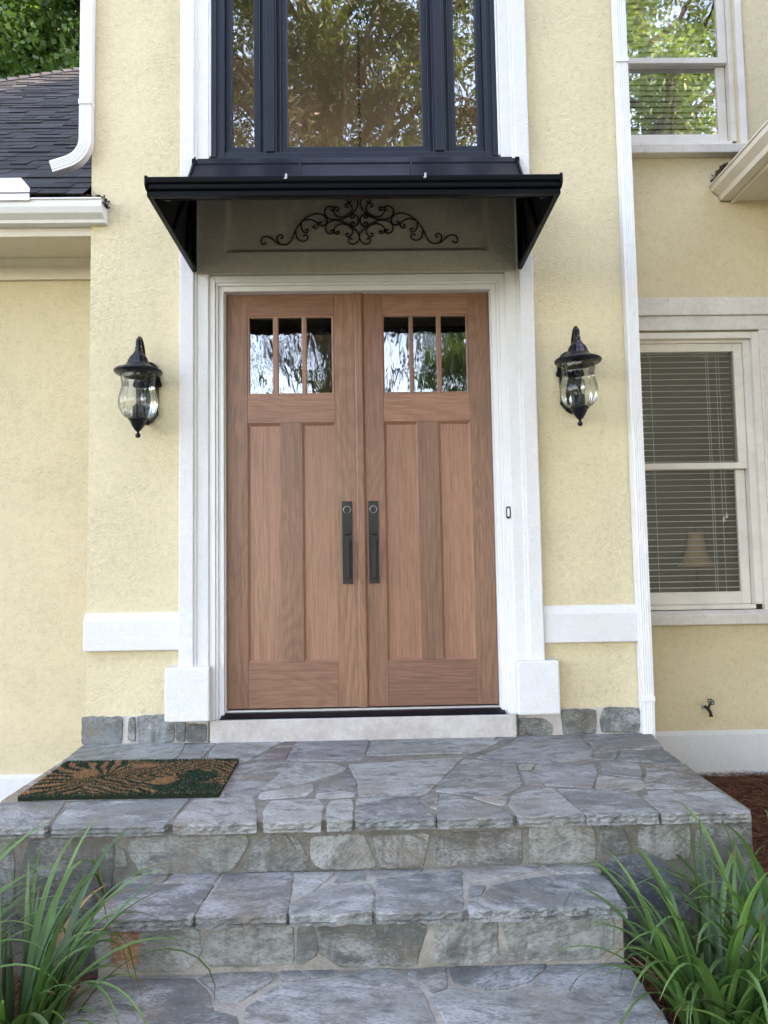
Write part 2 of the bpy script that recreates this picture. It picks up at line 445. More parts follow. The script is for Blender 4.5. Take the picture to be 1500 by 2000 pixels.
# outlines of the flagstones, in metres on their own planes
LANDING=[
[(-1.584,-0.028),(-1.015,-0.036),(-0.977,-0.32),(-0.994,-0.454),(-1.333,-0.461),(-1.553,-0.458)],
[(-0.996,-0.082),(-0.835,-0.046),(-0.845,-0.304),(-0.853,-0.45),(-0.96,-0.441),(-0.97,-0.264)],
[(-1.556,-0.483),(-1.416,-0.485),(-1.417,-1.102),(-1.547,-1.114)],
[(-1.405,-0.486),(-0.638,-0.52),(-0.599,-1.108),(-1.411,-1.095)],
[(-0.82,-0.047),(-0.456,-0.004),(-0.561,-0.384),(-0.598,-0.488),(-0.806,-0.454),(-0.828,-0.189)],
[(-0.44,-0.018),(-0.382,-0.011),(-0.4,-0.452),(-0.534,-0.477),(-0.571,-0.49),(-0.498,-0.248)],
[(-0.375,-0.011),(0.028,-0.016),(0.009,-0.434),(-0.023,-0.521),(-0.349,-0.493),(-0.39,-0.453)],
[(-0.625,-0.521),(-0.346,-0.525),(-0.425,-0.864),(-0.618,-0.806)],
[(-0.62,-0.832),(-0.428,-0.885),(-0.453,-1.075),(-0.472,-1.099),(-0.599,-1.064)],
[(-0.338,-0.546),(-0.15,-0.562),(-0.083,-0.656),(-0.081,-0.713),(-0.251,-0.899),(-0.446,-1.01),(-0.42,-0.856)],
[(-0.07,-0.76),(-0.035,-0.865),(-0.027,-0.991),(-0.194,-1.056),(-0.213,-0.935),(-0.193,-0.895)],
[(-0.446,-1.049),(-0.225,-0.939),(-0.215,-1.035),(-0.245,-1.109),(-0.436,-1.139)],
[(-0.197,-1.083),(-0.032,-1.03),(-0.03,-1.133),(-0.193,-1.15)],
[(-0.066,-0.599),(0.508,-0.504),(0.277,-1.126),(-0.011,-1.127),(-0.016,-0.93)],
[(-1.631,-1.129),(-1.271,-1.113),(-1.249,-1.195),(-1.212,-1.436),(-1.461,-1.505)],
[(-1.225,-1.127),(-0.737,-1.116),(-0.754,-1.423),(-0.991,-1.451),(-1.18,-1.467),(-1.205,-1.346)],
[(-0.709,-1.119),(-0.47,-1.111),(-0.43,-1.272),(-0.404,-1.477),(-0.72,-1.44),(-0.727,-1.332)],
[(-0.378,-1.172),(-0.187,-1.157),(-0.158,-1.241),(-0.153,-1.479),(-0.372,-1.479),(-0.393,-1.307)],
[(-0.13,-1.197),(-0.045,-1.168),(-0.035,-1.25),(-0.038,-1.473),(-0.127,-1.481),(-0.136,-1.293)],
[(-0.015,-1.163),(0.222,-1.159),(0.285,-1.401),(0.285,-1.492),(-0.018,-1.489)],
[(0.055,-0.025),(0.721,-0.008),(0.748,-0.167),(0.644,-0.327),(0.565,-0.411),(0.426,-0.399),(0.013,-0.418),(0.04,-0.237)],
[(0.742,-0.017),(0.882,-0.017),(0.863,-0.075),(0.771,-0.232)],
[(0.883,-0.051),(1.228,-0.05),(1.191,-0.456),(1.147,-0.575),(0.915,-0.642),(0.647,-0.568),(0.586,-0.5),(0.81,-0.247)],
[(1.251,-0.046),(1.643,-0.043),(1.572,-0.422),(1.23,-0.391)],
[(1.212,-0.429),(1.335,-0.424),(1.266,-0.596),(1.165,-0.603)],
[(1.349,-0.442),(1.57,-0.445),(1.561,-0.697),(1.274,-0.632)],
[(1.376,-0.74),(1.564,-0.721),(1.525,-1.138),(1.231,-1.108)],
[(0.514,-0.547),(0.671,-0.581),(0.75,-0.653),(0.709,-1.02),(0.651,-1.109),(0.568,-1.203),(0.326,-1.077),(0.348,-0.959)],
[(0.77,-0.669),(0.844,-0.661),(0.811,-0.759),(0.754,-0.749)],
[(0.862,-0.662),(1.13,-0.7),(1.089,-0.868),(1.007,-1.083),(0.818,-1.02),(0.801,-0.831)],
[(1.187,-0.625),(1.339,-0.703),(1.305,-0.855),(1.265,-0.956),(1.122,-0.849)],
[(1.092,-0.891),(1.259,-0.989),(1.236,-1.1),(1.15,-1.148),(1.021,-1.099)],
[(0.757,-0.796),(0.788,-0.812),(0.818,-1.008),(0.737,-1.022)],
[(0.343,-1.105),(0.449,-1.212),(0.547,-1.333),(0.589,-1.384),(0.571,-1.485),(0.298,-1.511)],
[(0.469,-1.181),(0.613,-1.181),(0.585,-1.295),(0.555,-1.286)],
[(0.272,-1.137),(0.328,-1.123),(0.305,-1.341),(0.245,-1.211)],
[(0.64,-1.176),(0.766,-1.087),(0.829,-1.084),(0.875,-1.392),(0.853,-1.46),(0.616,-1.458),(0.607,-1.297)],
[(0.856,-1.087),(1.155,-1.167),(1.16,-1.403),(1.142,-1.465),(0.882,-1.486),(0.885,-1.415)],
[(1.183,-1.217),(1.517,-1.168),(1.521,-1.439),(1.501,-1.469),(1.175,-1.445)],
[(1.229,-1.15),(1.341,-1.139),(1.328,-1.172),(1.218,-1.194)]]
TREAD_B=[
[(-0.901,-1.438),(-0.744,-1.42),(-0.744,-1.495),(-0.899,-1.491)],
[(-0.729,-1.421),(-0.542,-1.42),(-0.556,-1.511),(-0.723,-1.497)],
[(-0.896,-1.507),(-0.549,-1.528),(-0.571,-1.748),(-0.58,-1.786),(-0.899,-1.825),(-0.904,-1.647)],
[(-0.53,-1.433),(-0.271,-1.429),(-0.254,-1.598),(-0.251,-1.795),(-0.56,-1.778),(-0.529,-1.536)],
[(-0.256,-1.438),(-0.102,-1.442),(-0.192,-1.641),(-0.24,-1.649)],
[(-0.082,-1.443),(0.008,-1.436),(0.017,-1.517),(-0.101,-1.539)],
[(-0.119,-1.561),(0.033,-1.551),(0.049,-1.627),(0.037,-1.821),(-0.241,-1.79),(-0.245,-1.71)],
[(0.028,-1.437),(0.237,-1.428),(0.215,-1.466),(0.033,-1.485)],
[(0.057,-1.513),(0.213,-1.486),(0.385,-1.452),(0.348,-1.78),(0.334,-1.799),(0.055,-1.812)],
[(0.419,-1.408),(0.689,-1.415),(0.673,-1.465),(0.549,-1.526),(0.401,-1.564)],
[(0.702,-1.41),(0.926,-1.395),(0.915,-1.499),(0.747,-1.506)],
[(0.402,-1.592),(0.459,-1.595),(0.43,-1.677),(0.38,-1.696)],
[(0.479,-1.601),(0.704,-1.525),(0.916,-1.529),(0.913,-1.772),(0.903,-1.801),(0.37,-1.791),(0.376,-1.725),(0.439,-1.693)]]
TREAD_C=[
[(-0.925,-1.804),(-0.782,-1.798),(-0.559,-1.808),(-0.493,-1.89),(-0.459,-2.0),(-0.377,-2.038),(-0.356,-2.261),(-0.93,-2.235),(-0.923,-1.961)],
[(-0.543,-1.802),(-0.512,-1.779),(-0.317,-1.764),(-0.293,-1.827),(-0.37,-1.928),(-0.389,-1.956),(-0.45,-1.941),(-0.481,-1.88)],
[(-0.278,-1.766),(-0.097,-1.759),(-0.065,-1.795),(-0.26,-1.839)],
[(-0.281,-1.867),(-0.051,-1.819),(0.078,-1.771),(0.125,-1.803),(0.196,-1.917),(0.238,-2.288),(-0.331,-2.262),(-0.355,-1.991)],
[(0.157,-1.805),(0.285,-1.771),(0.28,-1.9),(0.231,-1.933),(0.198,-1.855)],
[(0.302,-1.772),(0.635,-1.779),(0.564,-1.867),(0.472,-1.915),(0.407,-1.918),(0.308,-1.87)],
[(0.649,-1.788),(0.91,-1.785),(0.916,-2.13),(0.906,-2.318),(0.28,-2.289),(0.226,-1.952),(0.292,-1.909),(0.402,-1.949),(0.487,-1.934),(0.574,-1.89)]]
RISER_A=[
[(-1.596,-0.067),(-1.352,-0.063),(-1.341,-0.131),(-1.34,-0.285),(-1.59,-0.317)],
[(-1.59,-0.331),(-1.34,-0.304),(-1.295,-0.419),(-1.588,-0.412)],
[(-1.281,-0.057),(-0.956,-0.047),(-0.968,-0.236),(-1.022,-0.354),(-1.247,-0.349),(-1.317,-0.17)],
[(-0.901,-0.056),(-0.441,-0.057),(-0.439,-0.086),(-0.511,-0.189),(-0.846,-0.189),(-0.898,-0.112)],
[(-0.936,-0.09),(-0.916,-0.104),(-0.903,-0.159),(-0.949,-0.159)],
[(-0.386,-0.058),(-0.292,-0.058),(-0.211,-0.182),(-0.215,-0.189),(-0.46,-0.19)],
[(-0.28,-0.061),(-0.242,-0.081),(-0.205,-0.154),(-0.213,-0.157)],
[(-0.192,-0.072),(0.008,-0.062),(0.058,-0.185),(-0.157,-0.188),(-0.192,-0.148)],
[(0.048,-0.073),(0.267,-0.065),(0.24,-0.183),(0.078,-0.186)],
[(0.301,-0.069),(0.626,-0.062),(0.622,-0.184),(0.283,-0.181)],
[(0.662,-0.048),(0.897,-0.046),(0.916,-0.096),(0.907,-0.183),(0.663,-0.181)],
[(0.94,-0.049),(1.027,-0.049),(1.055,-0.146),(0.974,-0.158),(0.942,-0.155)],
[(1.102,-0.058),(1.293,-0.047),(1.283,-0.18),(1.181,-0.178),(1.089,-0.134)],
[(1.321,-0.058),(1.53,-0.047),(1.533,-0.333),(1.325,-0.334),(1.316,-0.193)],
[(0.941,-0.218),(0.978,-0.175),(1.07,-0.166),(1.171,-0.178),(1.27,-0.328),(1.288,-0.483),(1.261,-0.54),(1.08,-0.536),(1.005,-0.409)],
[(1.34,-0.351),(1.517,-0.355),(1.525,-0.489),(1.369,-0.485)]]
RISER_B=[
[(-0.896,-0.239),(-0.855,-0.238),(-0.841,-0.348),(-0.895,-0.347)],
[(-0.849,-0.243),(-0.751,-0.241),(-0.759,-0.342),(-0.767,-0.368),(-0.833,-0.358)],
[(-0.748,-0.241),(-0.551,-0.243),(-0.542,-0.32),(-0.601,-0.377),(-0.762,-0.373)],
[(-0.521,-0.272),(-0.479,-0.238),(-0.237,-0.243),(-0.23,-0.363),(-0.521,-0.364),(-0.533,-0.297)],
[(-0.21,-0.239),(-0.156,-0.247),(-0.15,-0.339),(-0.217,-0.371)],
[(-0.145,-0.249),(0.081,-0.242),(0.228,-0.246),(0.201,-0.32),(0.191,-0.377),(-0.07,-0.376),(-0.138,-0.332)],
[(0.254,-0.242),(0.467,-0.239),(0.464,-0.346),(0.412,-0.378),(0.264,-0.374)],
[(0.488,-0.239),(0.87,-0.242),(0.862,-0.33),(0.809,-0.371),(0.588,-0.374),(0.512,-0.34)],
[(0.47,-0.341),(0.534,-0.359),(0.562,-0.373),(0.451,-0.379)]]

# ================================================================== ground
def gz(x, y):
    t = min(max((0.5 - y) / 2.0, 0), 1)
    back = -.385 if x > 0 else -.52
    return back * (1 - t) + (-.575) * t
def grid(name, mat, x0, x1, y0, y1, step, f, amp, kind='structure', col=(.5, .5, .5, 0)):
    xs = np.arange(x0, x1 + 1e-6, step); ys = np.arange(y0, y1 + 1e-6, step)
    mb = MB()
    vs = [(x, y, f(x, y) + amp * nz((x, y), 5)) for y in ys for x in xs]
    n = len(xs)
    fs = [(j * n + i, j * n + i + 1, (j + 1) * n + i + 1, (j + 1) * n + i) for j in range(len(ys) - 1) for i in range(n - 1)]
    mb.add(vs, fs, col)
    o = mb.build(name, mat, smooth=True)
    return tag(o, kind=kind)
MB().add([(-160, -160, -.62), (160, -160, -.62), (160, 160, -.62), (-160, 160, -.62)], [(0, 1, 2, 3)]).build('ground', M['lawn'])
tag(bpy.data.objects['ground'], kind='structure')
tag(grid('planting_bed', M['soil'], -4.5, -0.86, -2.9, .52, .06, gz, .012), 'dark mulched planting bed left of the stone steps', None, None, 'structure')
tag(grid('planting_bed', M['soil'], .86, 3.04, -2.9, .52, .06, gz, .012), 'dark mulched planting bed right of the stone steps', None, None, 'structure')
tag(MB().box(-16, 16, -13.0, -6.6, -.72, -.592).build('driveway', M['path'], bevel=.01), kind='structure')  # unseen driveway, added to set the light bounced onto the facade
tag(MB().box(-.86, .86, -6.59, -2.16, -.72, -.588).build('walkway', M['path'], bevel=.01), kind='structure')

# ================================================================== stone entrance steps
rs = random.Random(7)
def resample(poly, step=.02, jit=.0030, seed=0):
    out = []
    n = len(poly)
    for i in range(n):
        a = Vector(poly[i]); b = Vector(poly[(i + 1) % n])
        k = max(2, int((b - a).length / step))
        for j in range(k):
            out.append(a + (b - a) * (j / k))
    m = len(out)
    sm = [(out[i - 1] + out[i] * 5 + out[(i + 1) % m]) / 7 for i in range(m)]
    return [p + Vector((mnoise.noise(Vector((p.x * 38, p.y * 38, seed))), mnoise.noise(Vector((p.x * 38, p.y * 38, seed + 9))))) * jit * 2
            for p in sm]
def offset(pts, d):
    n = len(pts); out = []
    for i in range(n):
        t = pts[(i + 1) % n] - pts[i - 1]
        if t.length < 1e-6: t = Vector((1, 0))
        t.normalize()
        out.append(pts[i] + Vector((-t.y, t.x)) * d)
    return out
GREYS = [(.150, .153, .155), (.190, .190, .188), (.120, .125, .128), (.225, .220, .214), (.170, .173, .163), (.140, .139, .148), (.20, .19, .172)]
GREEN = [(.190, .200, .180), (.160, .172, .158), (.205, .208, .182), (.145, .158, .150), (.172, .168, .150)]
def add_stones(mb, polys, axis, val, h, cols, special=None, front=None, slab=False, side=None, grow=-.003):
    for si, poly in enumerate(polys):
        area = sum(poly[i - 1][0] * poly[i][1] - poly[i][0] * poly[i - 1][1] for i in range(len(poly))) / 2
        if area < 0: poly = poly[::-1]
        edge = False
        if front is not None:
            q = []
            for (a, b) in poly:
                if b < front + .075: b = front; edge = True
                q.append((a, b))
            poly = q
        if side:
            q = []
            for (a, b) in poly:
                if abs(a) > side - .05: a = math.copysign(side, a); 
                q.append((a, b))
            poly = q
        c = rs.choice(cols); k = rs.uniform(.72, 1.42)
        ang = rs.choice([0, .02, .5, .04, .96, .1, .9, .48]) + rs.uniform(-.02, .02)
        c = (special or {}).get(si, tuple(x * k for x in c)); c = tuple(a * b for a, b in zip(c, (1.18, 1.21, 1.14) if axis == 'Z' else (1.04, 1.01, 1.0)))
        col = (*c, ang % 1.0)
        pts = resample(poly, seed=si * 3.1 + val * 10)
        pts = offset(pts, grow)
        mk = (lambda p, t: (p.x, p.y, val + t)) if axis == 'Z' else (lambda p, t: (p.x, val - t, p.y))
        rings = []
        if edge and slab:
            lv = [(-.039, -.001), (-.032, .001), (-.023, -.002), (-.014, .001), (-.006, -.001), (-.001, .001), (0, .005)]
        else:
            lv = [(-.012, -.001), (-.004, 0), (-.001, .0015), (0, .005)]
        for li, (t, ins) in enumerate(lv):
            r = []
            base = offset(pts, ins)
            for p in base:
                if edge and slab and li < len(lv) - 1 and p.y < front + .012:
                    p = p + Vector((0, 1)) * (mnoise.noise(Vector((p.x * 17, t * 34, si))) * .009 + mnoise.noise(Vector((p.x * 60, t * 70, si))) * .006 - t * .10 * abs(mnoise.noise(Vector((p.x * 11, si, 3)))))
                dz = 0
                if li == len(lv) - 1 or (li >= len(lv) - 2):
                    dz = mnoise.noise(Vector((p.x * 6, p.y * 6, si * 5))) * .0025
                r.append(mk(p, h + t + dz))
            rings.append(r)
        n = len(pts)
        vs = [v for r in rings for v in r]
        fs = []
        for j in range(len(rings) - 1):
            for i in range(n):
                fs.append((j * n + i, j * n + (i + 1) % n, (j + 1) * n + (i + 1) % n, (j + 1) * n + i))
        fs.append(tuple((len(rings) - 1) * n + i for i in range(n)))
        if edge and slab: fs.append(tuple(range(n))[::-1])
        mb.add(vs, fs, col)
steps = empty('entrance_steps', (0, -.9, -.58), 'bluestone crazy paved landing with two mortared stone steps below the double door', 'steps')
# mortar cores
core = MB()
core.prism([(-1.59, .5), (-1.535, -1.42), (1.54, -1.42), (1.595, .5)], 'Z', -.75, -.0015)
core.build('landing_core', M['joint'], steps, bevel=.004)
MB().box(-.892, .905, -1.775, -1.30, -.75, -.1975).build('step_core', M['mortar'], steps, bevel=.004)
MB().box(-.892, .905, -2.12, -1.30, -.75, -.3930).build('step_core', M['mortar'], steps, bevel=.004)
BR = (.17, .13, .085)
mb = MB(); add_stones(mb, LANDING, 'Z', 0.0, .003, GREYS, grow=-.0045, special= {2: (.20, .16, .115), 26: (.13, .11, .095), 5: (.13, .095, .09), 6: (.16, .15, .165), 4: (.20, .20, .19), 0: (.19, .20, .18)}, front=-1.45, slab=True)
mb.build('landing_paving', M['stone'], steps)
mb = MB(); add_stones(mb, TREAD_B, 'Z', -.196, .004, GREYS[:4], None, front=-1.80, slab=True)
mb.build('tread', M['stone'], steps)
mb = MB(); add_stones(mb, TREAD_C, 'Z', -.391, .004, GREYS[:4], None, front=-2.15, slab=True)
mb.build('tread', M['stone'], steps)
mb = MB(); add_stones(mb, RISER_A, 'Y', -1.41 - .008, .006, GREEN, grow=-.006, special= {14: (.115, .135, .155), 2: (.12, .125, .115), 13: (.13, .14, .135), 1: (.14, .15, .15)})
mb.build('riser', M['stone_v'], steps)
mb = MB(); add_stones(mb, RISER_B, 'Y', -1.77 - .003, .006, GREEN, grow=-.006, special= {0: (.26, .25, .20), 1: (.36, .16, .07)})
mb.build('riser', M['stone_v'], steps)
# lower riser (below the frame) and the landing's two ends
def rough_rects(a0, a1, b0, b1, rows, seed, wmin=.22, wmax=.5):
    r = random.Random(seed); out = []
    hb = (b1 - b0) / rows
    for j in range(rows):
        a = a0; zb = b0 + j * hb
        while a < a1 - .08:
            w = min(r.uniform(wmin, wmax), a1 - a)
            if a1 - (a + w) < .12: w = a1 - a
            g = .009; s1, s2 = r.uniform(-.03, .03), r.uniform(-.03, .03)
            out.append([(a + g, zb + g), (a + w - g + 0 * s1, zb + g), (a + w - g, zb + hb - g), (a + g, zb + hb - g)])
            a += w
    return out
mb = MB(); add_stones(mb, rough_rects(-.88, .89, -.58, -.445, 1, 3), 'Y', -2.123, .006, GREEN)
mb.build('riser', M['stone_v'], steps)
for sx, xs_ in ((-1, -1.56), (1, 1.565)):
    mb = MB()
    add_stones(mb, rough_rects(-1.38, .35, -.60, -.06, 2, 5 + sx), 'Y', 0, .006, GREEN)
    mb.v = [(sx * (abs(xs_) - y * 1.0 + (a * .028)) , a, z) for (a, y, z) in mb.v]
    mb.build('end_wall', M['stone_v'], steps)

# ================================================================== the house
house = empty('house', (0, 0, -.5), 'pale yellow stucco house with white trim around a tall wooden double door', 'house')
TOP = 8.2  # unseen upper height, set so the house shades its own front
DOORH = (-.885, .888, .118, 2.722)
WINH = (-.865, .867, 3.45, 5.6)
W = holes_wall(MB(), -1.59, 1.603, .0, TOP, 0.0, [DOORH, WINH], .32)
W.add([(-1.59, 0, -.6), (-1.59, .5, -.6), (-1.59, .5, TOP), (-1.59, 0, TOP)], [(0, 1, 2, 3)])
W.add([(-1.59, .5, 3.0), (-1.59, 9, 3.0), (-1.59, 9, TOP), (-1.59, .5, TOP)], [(0, 1, 2, 3)])
W.add([(1.603, 0, -.6), (1.603, .5, -.6), (1.603, .5, TOP), (1.603, 0, TOP)], [(0, 1, 2, 3)])
W.build('wall', M['yellow'], house, label='pale yellow stucco wall of the projecting entrance bay')
LOWH = (1.62, 2.66, .66, 2.50)
UPH = (1.62, 2.60, 3.80, 5.30)
RW = holes_wall(MB(), 1.603, 9.0, -.6, TOP, .5, [LOWH, UPH], .2)
RW.add([(9, .5, -.6), (9, 9, -.6), (9, 9, TOP), (9, .5, TOP)], [(0, 1, 2, 3)])
holes_wall(RW, -1.59, 9, -.6, TOP, 9, [(-1.5, 6.0, 1.0, 8.0)], .2)  # unseen rear opening, added to let daylight through to the foyer
RW.build('wall', M['cream'], house, label='set back cream stucco wall right of the entrance bay')
LWm = MB().box(-9, -1.59, .5, .7, -.8, 3.3)
LWm.box(-9, -8.8, .7, 8, -.8, 3.3)
LWm.build('wall', M['cream'], house, label='set back cream stucco wall under the left eave')
GW = MB().box(3.0, 3.2, -5.2, .498, -.7, 3.42).box(3.2, 8.9, -5.2, -5.0, -.7, 3.42)
GW.build('wall', M['cream'], house, label='side wall of the wing on the right')
MB().add([(-1.7, -.15, TOP), (9.1, -.15, TOP), (9.1, 9.1, TOP), (-1.7, 9.1, TOP), (3.6, 4.5, TOP + 2.6), (3.9, 4.5, TOP + 2.6)],
         [(0, 1, 5, 4), (1, 2, 5), (2, 3, 4, 5), (3, 0, 4), (0, 3, 2, 1)]).build('roof', M['shingle'], house)  # unseen main roof, added to cast shade over the front
for m_ in bpy.data.objects['roof'].data.color_attributes['tint'].data: m_.color = (.04, .04, .05, 1)
# white foundation bands
MB().prism([(.5, -.8), (.5, -.105), (.462, -.125), (.452, -.8)], 'X', 1.606, 3.0).build('foundation_band', M['white_st'], house)
MB().prism([(.5, -.9), (.5, -.29), (.462, -.305), (.452, -.9)], 'X', -9, -1.593).build('foundation_band', M['white_st'], house)

# belt bands wrap the corners; top edge sloped
def band(x0, x1, end):
    prof = [(0.02, .524), (-.042, .524), (-.042, .690), (-.018, .738), (0.02, .738)]
    m = MB().prism(prof, 'X', x0, x1)
    m.build('belt_band', M['white_st'], house, bevel=.007)
band(-1.596, -1.046, 0); band(1.047, 1.600, 1)
# pilasters: outer raised strip, inner strip, moulded
def pilaster(s, xo, xg, xi):
    m = MB()
    m.box(s * xo, s * xg, -.070, .02, .395, 7.6)
    m.box(s * (xg - .0005), s * xi, -.046, .02, .395, 7.6)
    m.box(s * (xg + .012), s * (xg - .016), -.056, .018, .396, 7.59)
    m.box(s * (xi + .0005), s * .8655, -.043, .02, 3.452, 7.58)
    m.build('pilaster', M['white_st'], house, bevel=.008)
pilaster(-1, 1.045, .961, .878); pilaster(1, 1.046, .961, .880)
for s, a, b in ((-1, 1.114, .862), (1, 1.118, .876)):
    MB().prism([(s * a, .130), (s * b, .130), (s * b, .432), (s * a, .432)], 'Y', -.108, .03).build('plinth_block', M['white_st'], house, bevel=.010)
# header over the door with a bevelled recessed panel
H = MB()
X0, X1, Z0, Z1 = -.9595, .9600, 2.724, 3.4275  # reaches over the pilaster strips to carry the painted awning shade
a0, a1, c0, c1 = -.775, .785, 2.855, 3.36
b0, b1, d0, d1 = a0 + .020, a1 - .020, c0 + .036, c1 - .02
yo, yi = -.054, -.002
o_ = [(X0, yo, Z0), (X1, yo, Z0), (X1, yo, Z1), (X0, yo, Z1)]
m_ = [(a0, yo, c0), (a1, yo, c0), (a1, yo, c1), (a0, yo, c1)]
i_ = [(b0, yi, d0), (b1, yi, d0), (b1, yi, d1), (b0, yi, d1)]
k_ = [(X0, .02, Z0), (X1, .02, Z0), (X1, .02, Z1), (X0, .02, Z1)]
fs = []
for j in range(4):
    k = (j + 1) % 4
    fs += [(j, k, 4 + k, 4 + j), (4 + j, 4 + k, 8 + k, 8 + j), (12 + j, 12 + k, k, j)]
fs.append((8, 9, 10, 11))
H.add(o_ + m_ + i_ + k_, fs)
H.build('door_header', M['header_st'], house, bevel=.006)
# base course of bluestone under the walls and the pale slab under the door
for polys, lab in ((
    [[(-1.60, .004), (-1.375, .002), (-1.372, .150), (-1.60, .152)], [(-1.338, .020), (-1.298, .012), (-1.300, .150), (-1.335, .142)],
     [(-1.288, .006), (-1.175, -.004), (-1.082, .012), (-1.078, .158), (-1.288, .152)], [(-1.070, .012), (-1.020, .004), (-1.012, .150), (-1.066, .150)],
     [(-1.008, .004), (-.898, .008), (-.896, .102), (-.94, .098), (-1.008, .106)]], 'left'),
    ([[(.893, .004), (1.08, .006), (1.085, .060), (1.03, .096), (.893, .098)], [(1.143, .006), (1.335, .004), (1.338, .138), (1.140, .142)],
      [(1.368, .010), (1.580, .006), (1.598, .060), (1.590, .142), (1.388, .146), (1.362, .080)]], 'right')):
    mb = MB(); add_stones(mb, polys, 'Y', -.022, .008, [(.175, .190, .178), (.155, .172, .172)])
    mb.build('stone_base_course', M['stone_v'], house)
MB().box(-1.598, -.887, -.022, .02, -.02, .150).build('base_mortar', M['concrete'], house, bevel=.004)
MB().box(.891, 1.600, -.022, .02, -.02, .146).build('base_mortar', M['concrete'], house, bevel=.004)
MB().box(-.868, .874, -.060, .31, -.02, .126).build('door_slab', M['concrete'], house, bevel=.006)

# ---------------- door frame, threshold, doors
F_ = MB()
def frame_rect(m, x0, x1, z0, z1, wd, y0, y1, bottom=False):
    m.box(x0, x0 + wd, y0, y1, z0, z1); m.box(x1 - wd, x1, y0, y1, z0, z1)
    m.box(x0 + wd, x1 - wd, y0, y1, z1 - wd, z1)
    if bottom: m.box(x0 + wd, x1 - wd, y0, y1, z0, z0 + wd)
frame_rect(F_, -.884, .887, .119, 2.721, .040, -.030, .05)
frame_rect(F_, -.8445, .8475, .119, 2.6815, .016, -.018, .06)
frame_rect(F_, -.829, .832, .119, 2.666, .030, -.002, .10)
frame_rect(F_, -.800, .803, .119, 2.6565, .006, .030, .12)
F_.build('door_frame', M['trim'], house, bevel=.003)
T = MB().prism([(-.045, .1265), (-.045, .136), (.02, .150), (.055, .152), (.055, .1265)], 'X', -.815, .818)
T.build('threshold', M['black'], house, bevel=.002)
MB().box(-.80, .80, .045, .10, .150, .162).build('threshold_strip', M['steel'], house, bevel=.001)
gk = MB()
gk.box(-.799, -.785, .108, .114, .163, 2.652).box(.788, .802, .108, .114, .163, 2.652).box(-.785, .788, .108, .114, 2.62, 2.652).box(-.03, .04, .109, .1145, .163, 2.62)
gk.build('door_gasket', M['iron'], house)

